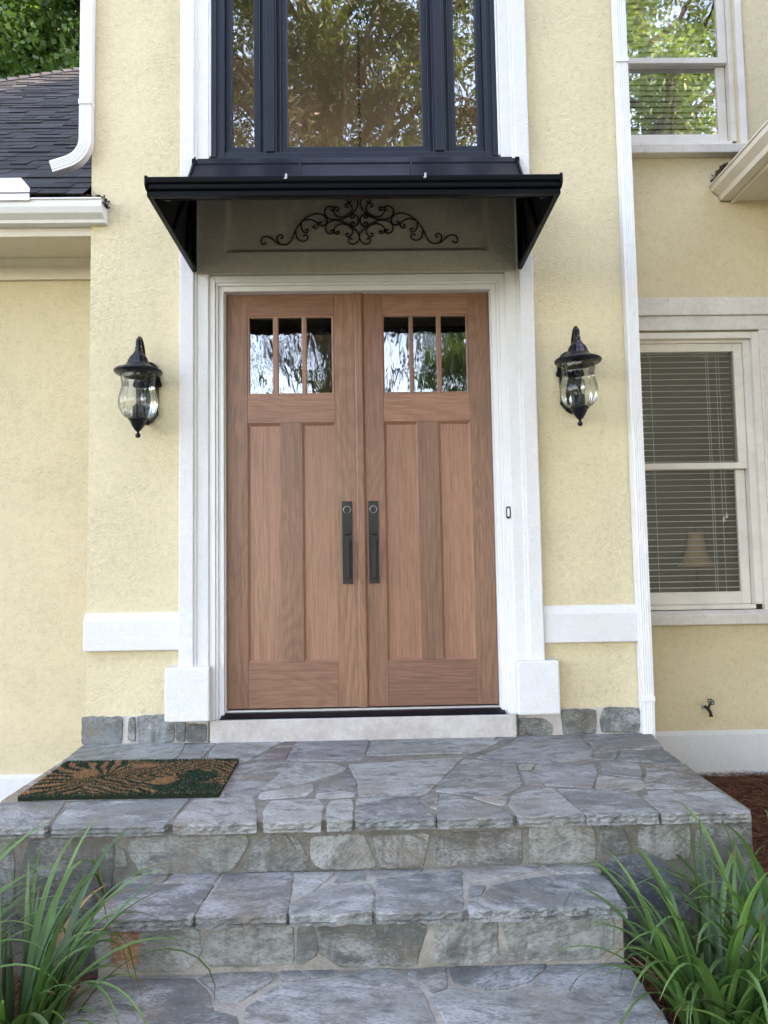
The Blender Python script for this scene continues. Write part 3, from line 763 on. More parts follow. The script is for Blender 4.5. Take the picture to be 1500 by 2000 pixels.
YF = .060
def door(side):
    if side < 0:
        xo0, xo1, rx0, rx1, xi0, xi1 = -.793, -.668, -.668, -.145, -.145, -.020
        panels = [(-.657, -.468), (-.343, -.153)]
        mull = (-.468, -.343)
        panes = [(-.655, -.514), (-.482, -.340), (-.311, -.160)]
    else:
        xo0, xo1, rx0, rx1, xi0, xi1 = .668, .796, .149, .668, .028, .149
        panels = [(.160, .348), (.475, .657)]
        mull = (.348, .475)
        panes = [(.157, .308), (.334, .475), (.503, .655)]
    z0, z1 = .168, 2.648
    body = MB().box(min(xo0, xi0) + .003, max(xo1, xi1) - .003, YF + .022, YF + .048, z0 + .004, 2.024)
    body.box(min(xo0, xi0) + .003, max(xo1, xi1) - .003, YF + .022, YF + .048, 2.50, z1 - .004)
    d = body.build('door', M['wood_v'], house, label='left leaf of the wooden double door' if side < 0 else 'right leaf of the wooden double door')
    MB().box(xo0, xo1 - .0006, YF, YF + .045, z0, z1).build('stile', M['wood_c'], d, bevel=.0015)
    MB().box(xi0 + .0006, xi1 - .0006, YF, YF + .045, z0, z1).build('stile', M['wood_c'], d, bevel=.0015)
    for (a, b) in ((z0, .430), (1.850, 2.018), (2.502, z1)):
        MB().box(rx0, rx1, YF + .0006, YF + .045, a, b).build('rail', M['wood_h'], d, bevel=.0015)
    MB().box(mull[0], mull[1], YF + .0004, YF + .045, .4306, 1.8494).build('mullion', M['wood_c'], d, bevel=.0015)
    for k, (a, b) in enumerate(panels):
        w0 = rx0 if k == 0 else mull[1]; w1 = mull[0] if k == 0 else rx1
        o = MB()
        # sloped moulding round a flat panel
        q = [(w0, YF + .001, .4308), (w1, YF + .001, .4308), (w1, YF + .001, 1.8492), (w0, YF + .001, 1.8492)]
        ins = [(w0 + .004, .436), (w1 - .004, .436), (w1 - .004, 1.843), (w0 + .004, 1.843)]
        q2 = [(x, YF + .006, z) for x, z in ins]
        ins = [(w0 + .011, .444), (w1 - .011, .444), (w1 - .011, 1.835), (w0 + .011, 1.835)]
        q3 = [(x, YF + .013, z) for x, z in ins]
        ins = [(w0 + .012, .445), (w1 - .012, .445), (w1 - .012, 1.834), (w0 + .012, 1.834)]
        q4 = [(x, YF + .0165, z) for x, z in ins]
        fs = []
        for j in range(4):
            n = (j + 1) % 4
            for r in range(3): fs.append((r * 4 + j, r * 4 + n, r * 4 + 4 + n, r * 4 + 4 + j))
        fs.append((12, 13, 14, 15))
        o.add(q + q2 + q3 + q4, fs).build('panel', M['wood_v'], d)
    mt = MB()
    for k in range(4):
        a = rx0 if k == 0 else panes[k - 1][1]; b = rx1 if k == 3 else panes[k][0]
        if b - a < .001: continue
        mt.prism([(a, YF + .004), (a + .004, YF + .001), (b - .004, YF + .001), (b, YF + .004), (b, YF + .04), (a, YF + .04)], 'Z', 2.0185, 2.5015)
    mt.box(rx0, rx1, YF + .003, YF + .04, 2.0183, 2.030); mt.box(rx0, rx1, YF + .003, YF + .04, 2.4945, 2.5017)
    mt.build('glazing_bar', M['wood_v'], d)
    for a, b in panes:
        MB().box(a, b, YF + .016, YF + .020, 2.030, 2.4945).build('glass_pane', M['g_door'], d)
    # handle set
    x0, x1 = (-.1105, -.0505) if side < 0 else (.0460, .1055)
    hz0, hz1 = .884, 1.372
    cx = (x0 + x1) / 2
    h = MB().box(x0, x1, YF - .011, YF - .0005, hz0, hz1)
    h.v = [(x, y, z) for x, y, z in h.v]
    n = 20
    for (r, y0_, y1_) in ((.0185, YF - .017, YF - .010), (.0135, YF - .020, YF - .016)):
        h.prism([(cx + r * math.cos(2 * PI * k / n), 1.322 + r * math.sin(2 * PI * k / n)) for k in range(n)], 'Y', y0_, y1_)
    h.box(cx - .0022, cx + .0022, YF - .0212, YF - .0195, 1.314, 1.329)
    h.prism([(cx - .016, 1.188), (cx + .016, 1.188), (cx + .015, 1.180), (cx + .007, 1.172), (cx - .007, 1.172), (cx - .015, 1.180)], 'Y', YF - .045, YF - .010)
    h.box(cx - .0125, cx + .0125, YF - .062, YF - .042, .918, 1.148)
    h.box(cx - .0105, cx + .0105, YF - .045, YF - .0105, 1.118, 1.140)
    h.box(cx - .0105, cx + .0105, YF - .045, YF - .0105, .926, .946)
    h.build('door_handle', M['bronze'], d, bevel=.0015)
    lk = MB()
    lk.tube([(cx + .0205 * math.cos(a), YF - .0118, 1.322 + .0205 * math.sin(a)) for a in np.linspace(0, 2 * PI, 33)], .0016, 6, cap=False)
    lk.build('lock_ring', M['steel'], d, smooth=True)
    return d
door(-1); door(1)
MB().prism([(-.026, YF - .001), (-.022, YF - .014), (-.014, YF - .019), (.020, YF - .019), (.028, YF - .014), (.0345, YF - .001)], 'Z', .166, 2.640).build('astragal', M['wood_c'], house, bevel=.002)

# ---------------- tall window over the awning
wnd = MB()
frame_rect(wnd, -.864, .866, 3.451, 5.599, .030, -.036, .10, False)
frame_rect(wnd, -.836, .838, 3.451, 5.571, .030, -.022, .10, False)
frame_rect(wnd, -.808, .810, 3.451, 5.543, .022, -.030, .10, False)
wnd.box(-.834, .836, -.026, .10, 3.451, 3.485)
wnd.box(-.884, .886, -.034, .10, 3.428, 3.450)
for s in (-1, 1):
    c = s * .512
    wnd.box(c - .026, c + .026, -.034, .10, 3.486, 5.52)
    wnd.box(c - .040, c + .040, -.018, .098, 3.486, 5.52)
    wnd.box(c - .068, c + .068, .012, .094, 3.487, 5.52)
    wnd.box(c - .066, c - .0595, -.012, .096, 3.486, 5.52); wnd.box(c + .0595, c + .066, -.012, .096, 3.486, 5.52)
for (a, b) in ((-.786, -.578), (-.446, .448), (.580, .788)):
    wnd.box(a, b, .004, .09, 3.486, 3.535)
    wnd.box(a, a + .035, .004, .09, 3.535, 5.5); wnd.box(b - .035, b, .004, .09, 3.535, 5.5)
w = wnd.build('window', M['navy'], house, bevel=.003, label='tall dark navy three part window over the awning')
for (a, b) in ((-.752, -.612), (-.412, .414), (.614, .754)):
    MB().box(a - .003, b + .003, .040, .046, 3.533, 5.49).build('glass_pane', M['g_big'], w)

# ---------------- right hand windows
def dh_window(name_label, zb, zt, zm, right_w, casing, mat_glass):
    f = MB()
    xl, xr = 1.625, 2.655
    # jambs
    f.box(2.570, 2.625, .505, .69, zb - .02, zt + .02)
    f.box(2.612, 2.660, .470, .51, zb - .06, zt + .03)
    f.box(xl - .01, 2.6115, .4705, .51, zt - .01, zt + .0305)
    f.box(xl, 2.5695, .506, .69, zt - .030, zt + .01)
    f.box(xl, 2.5695, .502, .69, zb - .05, zb - .02)
    w = f.build('window', M['trim_old'], house, bevel=.003, label=name_label)
    # upper sash (outer) and lower sash (set back)
    u = MB()
    u.box(2.512, 2.568, .520, .555, zm, zt - .031); u.box(xl, 2.5115, .5205, .555, zt - .085, zt - .031); u.box(xl, 2.568, .5195, .555, zm - .0195, zm + .022)
    u.build('sash', M['trim_old'], w, bevel=.003)
    l = MB()
    l.box(2.507, 2.566, .560, .595, zb - .019, zm - .021); l.box(xl, 2.5065, .5605, .595, zb - .019, zb + .062); l.box(xl, 2.566, .5595, .595, zm - .0205, zm + .018)
    l.build('sash', M['trim_old'], w, bevel=.003)
    MB().box(xl, 2.514, .535, .539, zm + .02, zt - .08).build('glass_pane', mat_glass, w)
    MB().box(xl, 2.509, .575, .579, zb + .06, zm - .02).build('glass_pane', mat_glass, w)
    return w
w1 = dh_window('lower white sash window right of the downspout', .718, 2.470, 1.612, 0, 1, M['g_low'])
c_ = MB()
c_.box(2.6605, 2.735, .462, .505, .663, 2.515); c_.box(2.7355, 2.98, .445, .505, .663, 2.735)
c_.box(1.61, 2.735, .4625, .505, 2.515, 2.612); c_.box(1.61, 2.735, .4455, .505, 2.6125, 2.734)
c_.build('casing', M['sill_st'], w1, bevel=.006)
MB().prism([(.505, .575), (.425, .575), (.420, .640), (.470, .664), (.505, .664)], 'X', 1.61, 3.0).build('sill', M['sill_st'], w1, bevel=.005)
w2 = dh_window('upper white sash window near the right roof eave', 3.862, 5.25, 4.43, 0, 0, M['g_side'])
MB().prism([(.505, 3.722), (.430, 3.722), (.425, 3.780), (.470, 3.801), (.505, 3.801)], 'X', 1.61, 2.665).build('sill', M['sill_st'], w2, bevel=.005)

# ---------------- rooms behind the glass
def room(name, x0, x1, y0, y1, z0, z1, mat, door_open=None, lab=None):
    m = MB()
    v = [(x0, y0, z0), (x1, y0, z0), (x1, y1, z0), (x0, y1, z0), (x0, y0, z1), (x1, y0, z1), (x1, y1, z1), (x0, y1, z1)]
    m.add(v, [(0, 1, 2, 3), (4, 5, 6, 7), (1, 2, 6, 5), (2, 3, 7, 6), (3, 0, 4, 7)])
    m.build(name, mat, house, label=lab)
fy = MB()
fy.add([(-1.5, .33, .1), (1.5, .33, .1), (1.5, 4.6, .1), (-1.5, 4.6, .1), (-1.5, .33, 5.56), (1.5, .33, 5.56), (1.5, 4.6, 5.56), (-1.5, 4.6, 5.56)], [(0, 1, 2, 3), (4, 5, 6, 7), (1, 2, 6, 5), (3, 0, 4, 7)])
holes_wall(fy, -1.5, 1.5, .1, 5.56, 4.6, [(-1.25, 1.25, 4.32, 5.40)], .15)  # unseen opening, added to brighten the foyer ceiling
fy.box(-1.499, 1.499, 1.9, 4.599, 4.10, 4.22)  # added slab, keeps the rear daylight out of the lower foyer
fy.build('interior_wall', M['room'], house)
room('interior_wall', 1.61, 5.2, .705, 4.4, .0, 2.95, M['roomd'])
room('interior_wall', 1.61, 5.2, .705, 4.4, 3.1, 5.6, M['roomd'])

# ---------------- downspouts
def downspout(pts, name, w_=.072, d_=.055, lab=None, seams=()):
    """A ribbed rectangular pipe swept along pts in a plane parallel to the wall."""
    hw, hd = w_ / 2, d_ / 2
    prof = [(-hw, hd), (-hw, -hd)]
    k = 4
    for i in range(k):
        a = -hw + .010 + (w_ - .020) * i / k; b = -hw + .010 + (w_ - .020) * (i + 1) / k
        prof += [(a + .0025, -hd), (a + .005, -hd - .0035), (b - .005, -hd - .0035), (b - .0025, -hd)]
    prof += [(hw, -hd), (hw, hd)]
    m = MB(); vs = []
    n = len(prof)
    for i, p in enumerate(pts):
        a = Vector(pts[max(i - 1, 0)]); b = Vector(pts[min(i + 1, len(pts) - 1)])
        t = (b - a).normalized()
        sx = Vector((-t.z, 0, t.x)) if True else None
        if sx.x < 0: sx = -sx
        for (u, v) in prof:
            q = Vector(p) + sx * u + Vector((0, v, 0))
            vs.append(q)
    fs = []
    for i in range(len(pts) - 1):
        for j in range(n):
            fs.append((i * n + j, i * n + (j + 1) % n, (i + 1) * n + (j + 1) % n, (i + 1) * n + j))
    m.add(vs, fs)
    o = m.build(name, M['alum'], house, label=lab)
    sol = o.modifiers.new('wall', 'SOLIDIFY'); sol.thickness = .002; sol.offset = -1
    for z, p in seams:
        MB().box(p - hw - .003, p + hw + .003, -hd - .008 + pts[0][1], hd + .0 + pts[0][1], z - .03, z).build('coupling', M['alum'], o, bevel=.002)
    return o
# left: comes down the bay's corner and elbows out over the roof
pl = [(-1.611, -.035, 6.5), (-1.611, -.035, 5.0), (-1.611, -.035, 3.80), (-1.611, -.035, 3.56)]
for k in range(1, 9):
    a = R(72 * k / 8)
    pl.append((-1.611 - .15 * (1 - math.cos(a)), -.035 - .0 * k, 3.56 - .15 * math.sin(a)))
e = Vector(pl[-1]); dr = Vector((-math.sin(R(72)), 0, -math.cos(R(72))))
pl.append(tuple(e + dr * .05)); pl.append(tuple(e + dr * .10))
dsl = downspout(pl, 'downspout', lab='short left downspout elbowed out over the shingle roof', seams=((3.80, -1.611),))
for k in (4, 6, 8, 10):
    p0 = Vector(pl[k + 1])
# right: full height beside the bay corner
downspout([(1.632, -.035, 7.0), (1.632, -.035, 4.2), (1.632, -.035, .23), (1.632, -.035, .17), (1.628, -.038, .0), (1.625, -.040, -.09)], 'downspout',
          lab='tall right downspout running down the corner to the paving', seams=((4.05, 1.632), (.215, 1.632)))

# ---------------- left wing roof, gutter, eave
rf = MB()
slope = .85
EX = .127 / math.sqrt(1 + .85 ** 2)
def lx(y):     # left and right limits of the visible roof plane
    return -9.2, -1.593
r2 = random.Random(11)
ncourse = 71
th = .008
def hip_x(y):  # the hip runs up to the right
    # hip line through (-3.10, 1.95) and (-2.53, 2.30)
    return -3.89 + (y - 3.56) * .716
for j in range(ncourse):
    y0 = -.12 + j * EX; y1 = y0 + EX * 1.6
    zb = 3.185 + (y0 + .12) * slope
    x = -6.6 + r2.uniform(0, .2)
    xmin = hip_x(y0)
    while x < -1.595:
        wd = r2.uniform(.10, .32)
        xa, xb = max(x, xmin), min(x + wd, -1.595)
        if xb > xa:
            g = r2.choice([.020, .026, .032, .017, .040]) * r2.uniform(.85, 1.15)
            t_ = th * r2.choice([.6, 1.0, 1.5])
            c = (g * .97, g, g * 1.10, 1)
            nrm = Vector((0, -slope, 1)).normalized()
            A = Vector((xa, y0, zb)); B_ = Vector((xb - .0015, y0, zb)); Cc = Vector((xb - .0015, y1, zb + (y1 - y0) * slope)); D = Vector((xa, y1, zb + (y1 - y0) * slope))
            lo = [A, B_, Cc, D]; hi = [A + nrm * t_, B_ + nrm * t_, Cc + nrm * .001, D + nrm * .001]
            rf.add(lo + hi, [(4, 5, 6, 7), (0, 1, 5, 4), (1, 2, 6, 5), (3, 0, 4, 7)], c)
        x += wd
roofL = rf.build('roof', M['shingle'], house, label='dark grey shingle roof of the left wing')
roofL.data.polygons.foreach_set('use_smooth', [False] * len(roofL.data.polygons))
# hip cap and the far slopes
hp0, hp1 = Vector((-9.0, -1.67, 1.64)), Vector((-1.6, 2.872, 6.18))
cap = MB()
a = Vector((-5.0, 2.01, 5.005)); b = Vector((-1.62, 6.73, 9.02))
kk = 44
for i in range(kk):
    p = a.lerp(b, i / kk); q = a.lerp(b, (i + 1.25) / kk)
    g = r2.uniform(.026, .042); c = (g, g, g * 1.1, 1)
    up = Vector((0, 0, .018)); sd = Vector((-.06, .085, -.03)); sf = Vector((.06, -.085, -.065))
    cap.add([p + sf, q + sf, q + up * .6, p + up * 1.6, p + sd, q + sd], [(0, 1, 2, 3), (3, 2, 5, 4)], c)
cap.build('ridge_cap', M['shingle'], roofL)
bk = MB()
bk.add([(-6.5, -.05, 3.17), (-1.62, 6.6, 8.85), (-1.62, 9, 3.0), (-9, 9, 3.0)], [(0, 1, 2, 3)], (.035, .035, .04, 1))
bk.add([(-6.5, -.05, 3.16), (-1.62, -.05, 3.16), (-1.62, 6.6, 8.82)], [(0, 1, 2)], (.03, .03, .035, 1))
bk.build('roof', M['shingle'], house, label='hidden rear slopes of the left wing roof')

gl = MB()   # K style gutter profile in (y, z)
prof = [(.02, 3.165), (.02, 3.048), (-.045, 3.048), (-.050, 3.064), (-.092, 3.088), (-.108, 3.120), (-.108, 3.160), (-.118, 3.160), (-.118, 3.168), (-.100, 3.168)]
prof_full = prof + [(-.098, 3.125), (-.086, 3.096), (-.044, 3.070), (-.04, 3.056), (.012, 3.056), (.012, 3.165)]
gl.prism(prof_full, 'X', -9.0, -1.505)
g = gl.build('gutter', M['alum'], house, label='white gutter along the left wing roof')
MB().prism(prof, 'X', -1.505, -1.492).build('end_cap', M['alum'], g)
MB().prism([(-2.5, 3.15), (-1.905, 3.15), (-1.905, 3.225), (-1.955, 3.285), (-2.5, 3.285)], 'Y', -.124, -.119).build('splash_guard', M['alum'], g)
ev = MB()
ev.box(-9, -1.512, .0215, .06, 3.018, 3.15)
ev.box(-9, -1.520, .0145, .058, 2.992, 3.0175)
ev.box(-9, -1.592, .060, .5, 3.028, 3.048)
ev.build('fascia', M['eave'], house, bevel=.003)
fz = MB()
fz.box(-9, -1.593, .47, .5, 2.905, 3.027); fz.prism([(.4695, 2.985), (.445, 2.995), (.415, 3.018), (.41, 3.027), (.4695, 3.027)], 'X', -9, -1.593)
fz.build('frieze_board', M['eave'], house, bevel=.002)

# ---------------- right wing eave: gutter runs toward the street
gr = MB()
pr2 = [(2.40, 3.525), (2.392, 3.525), (2.392, 3.515), (2.402, 3.515), (2.405, 3.48), (2.45, 3.445), (2.458, 3.412), (2.53, 3.412), (2.53, 3.53), (2.522, 3.53), (2.522, 3.42), (2.466, 3.42), (2.458, 3.45), (2.412, 3.485), (2.410, 3.525)]
gr.prism(pr2, 'Y', -5.3, .497)
g2 = gr.build('gutter', M['eave'], house, label='pale gutter along the right wing roof')
MB().prism([(2.405, 3.52), (2.405, 3.48), (2.45, 3.445), (2.458, 3.412), (2.53, 3.412), (2.53, 3.52)], 'Y', .484, .499).build('end_cap', M['eave'], g2)
MB().box(2.5305, 2.556, -5.3, .498, 3.395, 3.56).build('fascia', M['eave'], house, bevel=.002)
MB().box(2.5565, 3.0, -5.3, .498, 3.415, 3.43).box(2.96, 2.998, -5.29, .497, 3.33, 3.414).build('soffit', M['eave'], house, bevel=.002)
rr = MB()
for j in range(26):
    x0 = 2.43 + j * .09; y = -5.35
    while y < .46:
        wd = r2.uniform(.12, .3); g_ = r2.uniform(.026, .045); y2 = min(y + wd, .497)
        z = 3.545 + (x0 - 2.43) * .9
        rr.add([(x0, y, z), (x0, y2 - .002, z), (x0 + .14, y2 - .002, z + .126 + .0), (x0 + .14, y, z + .126), (x0, y, z + .012), (x0, y2 - .002, z + .012), (x0 + .14, y2 - .002, z + .128), (x0 + .14, y, z + .128)],
               [(4, 5, 6, 7), (0, 1, 5, 4), (0, 4, 7, 3), (1, 2, 6, 5), (0, 3, 2, 1)], (g_, g_, g_ * 1.1, 1))
        y += wd
rr.build('roof', M['shingle'], house, label='shingle roof of the right wing')

# ================================================================== awning
aw = empty('awning', (0, 0, 2.75), 'black metal awning with curved top and triangular sides over the double door', 'awning')
AX0, AX1, AF, YB = -.968, .981, -1.0, -.0715
def az(t):   # concave roof curve, t = 0 at the lip, 1 at the wall
    return 2.770 + .668 * (.55 * t ** 1.3 + .45 * t ** 3.2)
fr_ = MB()
w_ = .026
fr_.box(AX0, AX1, AF, AF + w_, 2.728, 2.754)
fr_.box(AX0, AX0 + w_, AF + w_, YB, 2.7285, 2.7535); fr_.box(AX1 - w_, AX1, AF + w_, YB, 2.7285, 2.7535)
fr_.box(AX0 + .0005, AX0 + w_, YB - .026, YB - .0005, 2.754, 3.41); fr_.box(AX1 - w_, AX1 - .0005, YB - .026, YB - .0005, 2.754, 3.41)
fr_.box(AX0 + w_, AX1 - w_, -.0905, -.0715, 3.36, 3.385)
fr_.build('frame', M['black'], aw, bevel=.002)
for s, x in ((-1, AX0 + .002), (1, AX1 - .005)):
    poly = [(AF + .002, 2.754), (YB, 2.754), (YB, 3.40)] + [(AF + t * (-AF - .045), az(t) - .004) for t in np.linspace(.965, 0, 22)]
    o = MB().prism(poly, 'X', x, x + .003).build('side_panel', M['black'], aw)
    m = MB()
    m.tube([(x + .008 * -s, AF + .45, 2.76), (x + .008 * -s, YB - .02, 3.34)], .008, 6)
    m.tube([(x + .009 * -s, AF + .74, 2.76), (x + .009 * -s, YB - .02, 3.34)], .008, 6)
    m.build('brace', M['black'], aw)
# curved roof sheets between raised seams
seams = [AX0 + .009, -.330, .330, AX1 - .010]
for k in range(3):
    m = MB(); a, b = (AX0 + .001 if k == 0 else seams[k] + .001), (AX1 - .001 if k == 2 else seams[k + 1] - .001)
    ts = np.linspace(0, 1, 26); up = [(AF + t * (-AF - .045), az(t)) for t in ts]
    dn = [(y, z - .003) for y, z in reversed(up)]
    m.prism(up + dn, 'X', a, b)
    m.build('roof_panel', M['black'], aw)
for x in seams:
    m = MB(); ts = np.linspace(.02, 1, 26)
    up = [(AF + t * (-AF - .046), az(t) + .019) for t in ts]; dn = [(y, z - .020) for y, z in reversed(up)]
    m.prism(up + dn, 'X', x - .006, x + .006)
    m.build('seam', M['black'], aw, bevel=.0015)
DZ = -.0455
lip = MB()
lp = [(AF + .004, 2.800), (AF - .012, 2.800), (AF - .016, 2.806), (AF - .016, 2.822), (AF - .030, 2.828), (AF - .035, 2.842), (AF - .035, 2.850), (AF - .028, 2.850), (AF - .028, 2.843), (AF - .012, 2.830), (AF + .004, 2.827)]
lip.prism([(y, z + DZ) for y, z in lp], 'X', AX0 - .001, AX1 + .001)
lip.build('front_gutter', M['black'], aw, bevel=.001)
for x in (AX0 - .002, AX1 - .008):
    MB().prism([(y, z + DZ) for y, z in [(AF - .037, 2.812), (AF - .014, 2.797), (AF + .006, 2.797), (AF + .006, 2.860), (AF - .026, 2.862), (AF - .038, 2.854)]], 'X', x, x + .011).build('end_cap', M['black'], aw, bevel=.002)
for x in (-.312, .338):
    m = MB(); m.box(x - .005, x + .005, AF - .038, AF - .0355, 2.792, 2.814); m.box(x - .005, x + .005, AF - .037, AF + .01, 2.8105, 2.8135)
    m.box(x - .010, x + .003, AF - .040, AF - .037, 2.788, 2.793)
    m.build('clip', M['steel'], aw, bevel=.001)
for x in (-.30, .325):
    MB().box(x - .012, x + .012, AF + .0265, AF + .030, 2.732, 2.752).build('bracket', M['steel'], aw)

# ================================================================== wrought iron scroll over the door
iron = empty('iron_scroll', (.018, -.012, 2.92), 'black wrought iron scrollwork on the white panel under the awning', 'wall decoration')
ST = [
 [(103,362),(92,372),(76,368),(70,350),(78,328),(100,317),(125,320),(150,335),(172,355),(195,370),(235,376),(268,362),(288,330),(305,290),(325,255),(350,222),(385,190),(425,168),(470,162),(505,172),(528,195),(532,220),(520,240),(498,246),(480,238),(478,226),(490,222)],
 [(213,330),(223,319),(216,308),(198,308),(184,322),(184,345),(197,368)],
 [(313,288),(318,320),(335,345),(365,352),(392,340),(397,320),(385,308),(370,314)],
 [(350,224),(352,260),(365,285),(385,294),(398,284),(396,270),(382,272)],
 [(355,216),(390,203),(425,205),(455,220),(470,240),(462,260),(446,266),(436,256),(444,244)],
 [(562,136),(570,144),(580,130),(570,114),(545,112),(525,125),(516,150),(524,178),(550,198),(590,205),(640,200),(690,178),(725,145),(745,110),(748,80),(735,55),(710,46),(688,52),(678,70),(685,86),(698,80)],
 [(602,140),(616,138),(614,122),(592,118),(580,134),(584,158),(600,178),(625,188),(660,180),(690,160),(708,132),(700,102),(682,92),(665,98),(662,112),(674,116)],
 [(560,282),(572,276),(574,294),(552,303),(530,290),(522,265),(530,235),(555,217),(595,210),(645,220),(695,248),(735,280),(755,312),(754,340),(738,365),(712,376),(688,368),(680,350),(688,336),(702,340)],
 [(603,288),(616,288),(612,302),(596,304),(582,290),(583,265),(600,245),(632,235),(670,242),(700,262),(710,285),(700,312),(682,326),(665,318),(663,304),(676,302)],
 [(720,182),(714,195),(700,192),(700,178),(715,168),(735,172),(748,190),(752,212),(745,238),(725,252),(705,245),(700,230),(712,222),(722,232)],
]
def smooth_path(p, k=5):
    out = []
    for i in range(len(p) - 1):
        p0 = Vector(p[max(i - 1, 0)]); p1 = Vector(p[i]); p2 = Vector(p[i + 1]); p3 = Vector(p[min(i + 2, len(p) - 1)])
        for j in range(k):
            t = j / k
            out.append(.5 * ((2 * p1) + (p2 - p0) * t + (2 * p0 - 5 * p1 + 4 * p2 - p3) * t * t + (3 * p1 - p0 - 3 * p2 + p3) * t ** 3))
    out.append(Vector(p[-1]))
    return out
sc_ = MB()
SX = .590 / 687.0
def iz(v): return 3.211 - (v - 40) * (3.211 - 2.913) / 336.0
for s in (-1, 1):
    for p in ST:
        q = smooth_path([Vector((a, b)) for a, b in p])
        pts = [(.018 + s * (757 - c.x) * SX * 1.0, -.020, iz(c.y)) for c in q]
        n = len(pts); rr_ = [.0046 if 3 < i < n - 4 else .0052 for i in range(n)]
        sc_.tube(pts, rr_, 6)
        for e in (pts[0], pts[-1]):
            sc_.lathe([(.001, -.006), (.0058, -.003), (.0058, .003), (.001, .006)], e, 8)
    sc_.tube([(.018 + s * .10, -.020, 3.05), (.018 + s * .10, -.002, 3.05)], .004, 6)
sc_.box(-.006, .042, -.026, -.014, 3.205, 3.235)
sc_.build('scroll', M['iron'], iron, smooth=True)

# ================================================================== lanterns
def lantern(x, z0, label, s):
    L_ = empty('wall_lantern', (x, 0, z0), label, 'wall lamp', 'black glass lanterns beside the door', local=True)
    yc = -.188
    c = (0, yc, 0)
    capp = MB()
    capp.lathe([(.0005, -.002, 0), (.012, -.004, 0), (.0155, -.02, 0), (.0155, -.052, 0), (.0195, -.056, 0), (.0195, -.064, 0), (.017, -.068, 0), (.026, -.085, 1), (.036, -.100, 1), (.042, -.104, 0), (.045, -.110, 1),
                (.052, -.124, 1), (.057, -.140, 1), (.064, -.152, 1), (.078, -.164, .5), (.096, -.174, .3), (.120, -.182, .2), (.132, -.188, 0), (.134, -.196, 0), (.128, -.204, .3), (.112, -.212, .6), (.102, -.216, .6), (.098, -.214, 0), (.060, -.196, 0), (.0005, -.190, 0)],
               c, 64, flute=.035, nf=16)
    capp.build('cap', M['lantern'], L_, smooth=True)
    gl_ = MB()
    gp = [(.088, -.196), (.094, -.214), (.093, -.235), (.089, -.258), (.088, -.272), (.092, -.295), (.099, -.320), (.105, -.345), (.107, -.365), (.105, -.390), (.098, -.415), (.086, -.438), (.070, -.455), (.056, -.463)]
    P_ = smooth_path([Vector(p) for p in gp], 3)
    gl_.lathe([(p.x, p.y) for p in P_], c, 96, flute=.020, nf=14, twist=11.0)
    gl_.build('glass_globe', M['g_lamp'], L_, smooth=True)
    b = MB()
    b.lathe([(.0005, -.458), (.050, -.460), (.053, -.465), (.053, -.472), (.043, -.477), (.040, -.490), (.030, -.510), (.021, -.522), (.020, -.527), (.011, -.532), (.007, -.541), (.0075, -.546), (.0135, -.551), (.0155, -.558), (.0135, -.567), (.006, -.572), (.0005, -.573)], c, 32)
    b.build('finial', M['lantern'], L_, smooth=True)
    sk = MB()
    for k in range(3):
        a = 2 * PI * k / 3 + .5
        sk.lathe([(.0005, -.385), (.0105, -.386), (.0105, -.452), (.014, -.453), (.014, -.460), (.0005, -.460)], (c[0] + .030 * math.cos(a), yc + .030 * math.sin(a), 0), 12)
    sk.build('socket', M['iron'], L_)
    bb = MB()
    bb.lathe([(.007, -.388), (.012, -.372), (.017, -.350), (.014, -.325), (.006, -.300), (.0005, -.290)], (c[0] + .030 * math.cos(.5), yc + .030 * math.sin(.5), 0), 16)
    bb.build('bulb', M['bulb'], L_, smooth=True)
    # curved arm from the neck back to the wall plate
    ar = MB()
    pts = [(0, yc, -.03), (0, yc, -.010), (0, yc + .012, .006), (0, yc + .035, .012), (0, yc + .062, .004), (0, yc + .088, -.022), (0, yc + .108, -.06), (0, yc + .124, -.105), (0, yc + .14, -.15)]
    pts = [tuple(v) for v in smooth_path([Vector(p) for p in pts], 4)]
    ar.tube(pts, .0085, 10)
    ar.build('arm', M['lantern'], L_, smooth=True)
    ar = MB()
    ar.tube([tuple(v) for v in smooth_path([Vector(p) for p in [(0, -.02, -.42), (0, -.035, -.455), (0, -.075, -.478), (0, -.135, -.476), (0, yc + .03, -.470)]], 5)], .0065, 8)
    ar.build('bracket', M['lantern'], L_, smooth=True)
    # backplate with a shell at its head
    bp = MB()
    outline = []
    for k in range(13):
        a = PI * k / 12
        outline.append((.074 * math.cos(a), -.165 + .078 * math.sin(a)))
    outline += [(-.076, -.20), (-.084, -.222), (-.084, -.236), (-.066, -.244), (-.062, -.390), (-.068, -.402), (-.050, -.425), (-.026, -.452), (0, -.468),
                (.026, -.452), (.050, -.425), (.068, -.402), (.062, -.390), (.066, -.244), (.084, -.236), (.084, -.222), (.076, -.20)]
    bp.prism(outline, 'Y', -.016, -.0015)
    bp.prism([(p[0] * .72, (p[1] + .28) * .78 - .28) for p in outline], 'Y', -.026, -.0155)
    for k in range(9):
        a = PI * (k + .5) / 9
        bp.tube([(.014 * math.cos(a), -.036, -.165 + .012 * math.sin(a)), (.036 * math.cos(a), -.034, -.165 + .038 * math.sin(a)), (.068 * math.cos(a), -.018, -.165 + .071 * math.sin(a))], [.004, .0065, .0075], 8)
    bp.build('backplate', M['lantern'], L_, bevel=.002)
    return L_
lantern(-1.246, 2.300, 'black lantern with swirled glass left of the door, near the roof gutter', -1)
lantern(1.262, 2.334, 'black lantern with swirled glass between the door and the right downspout', 1)

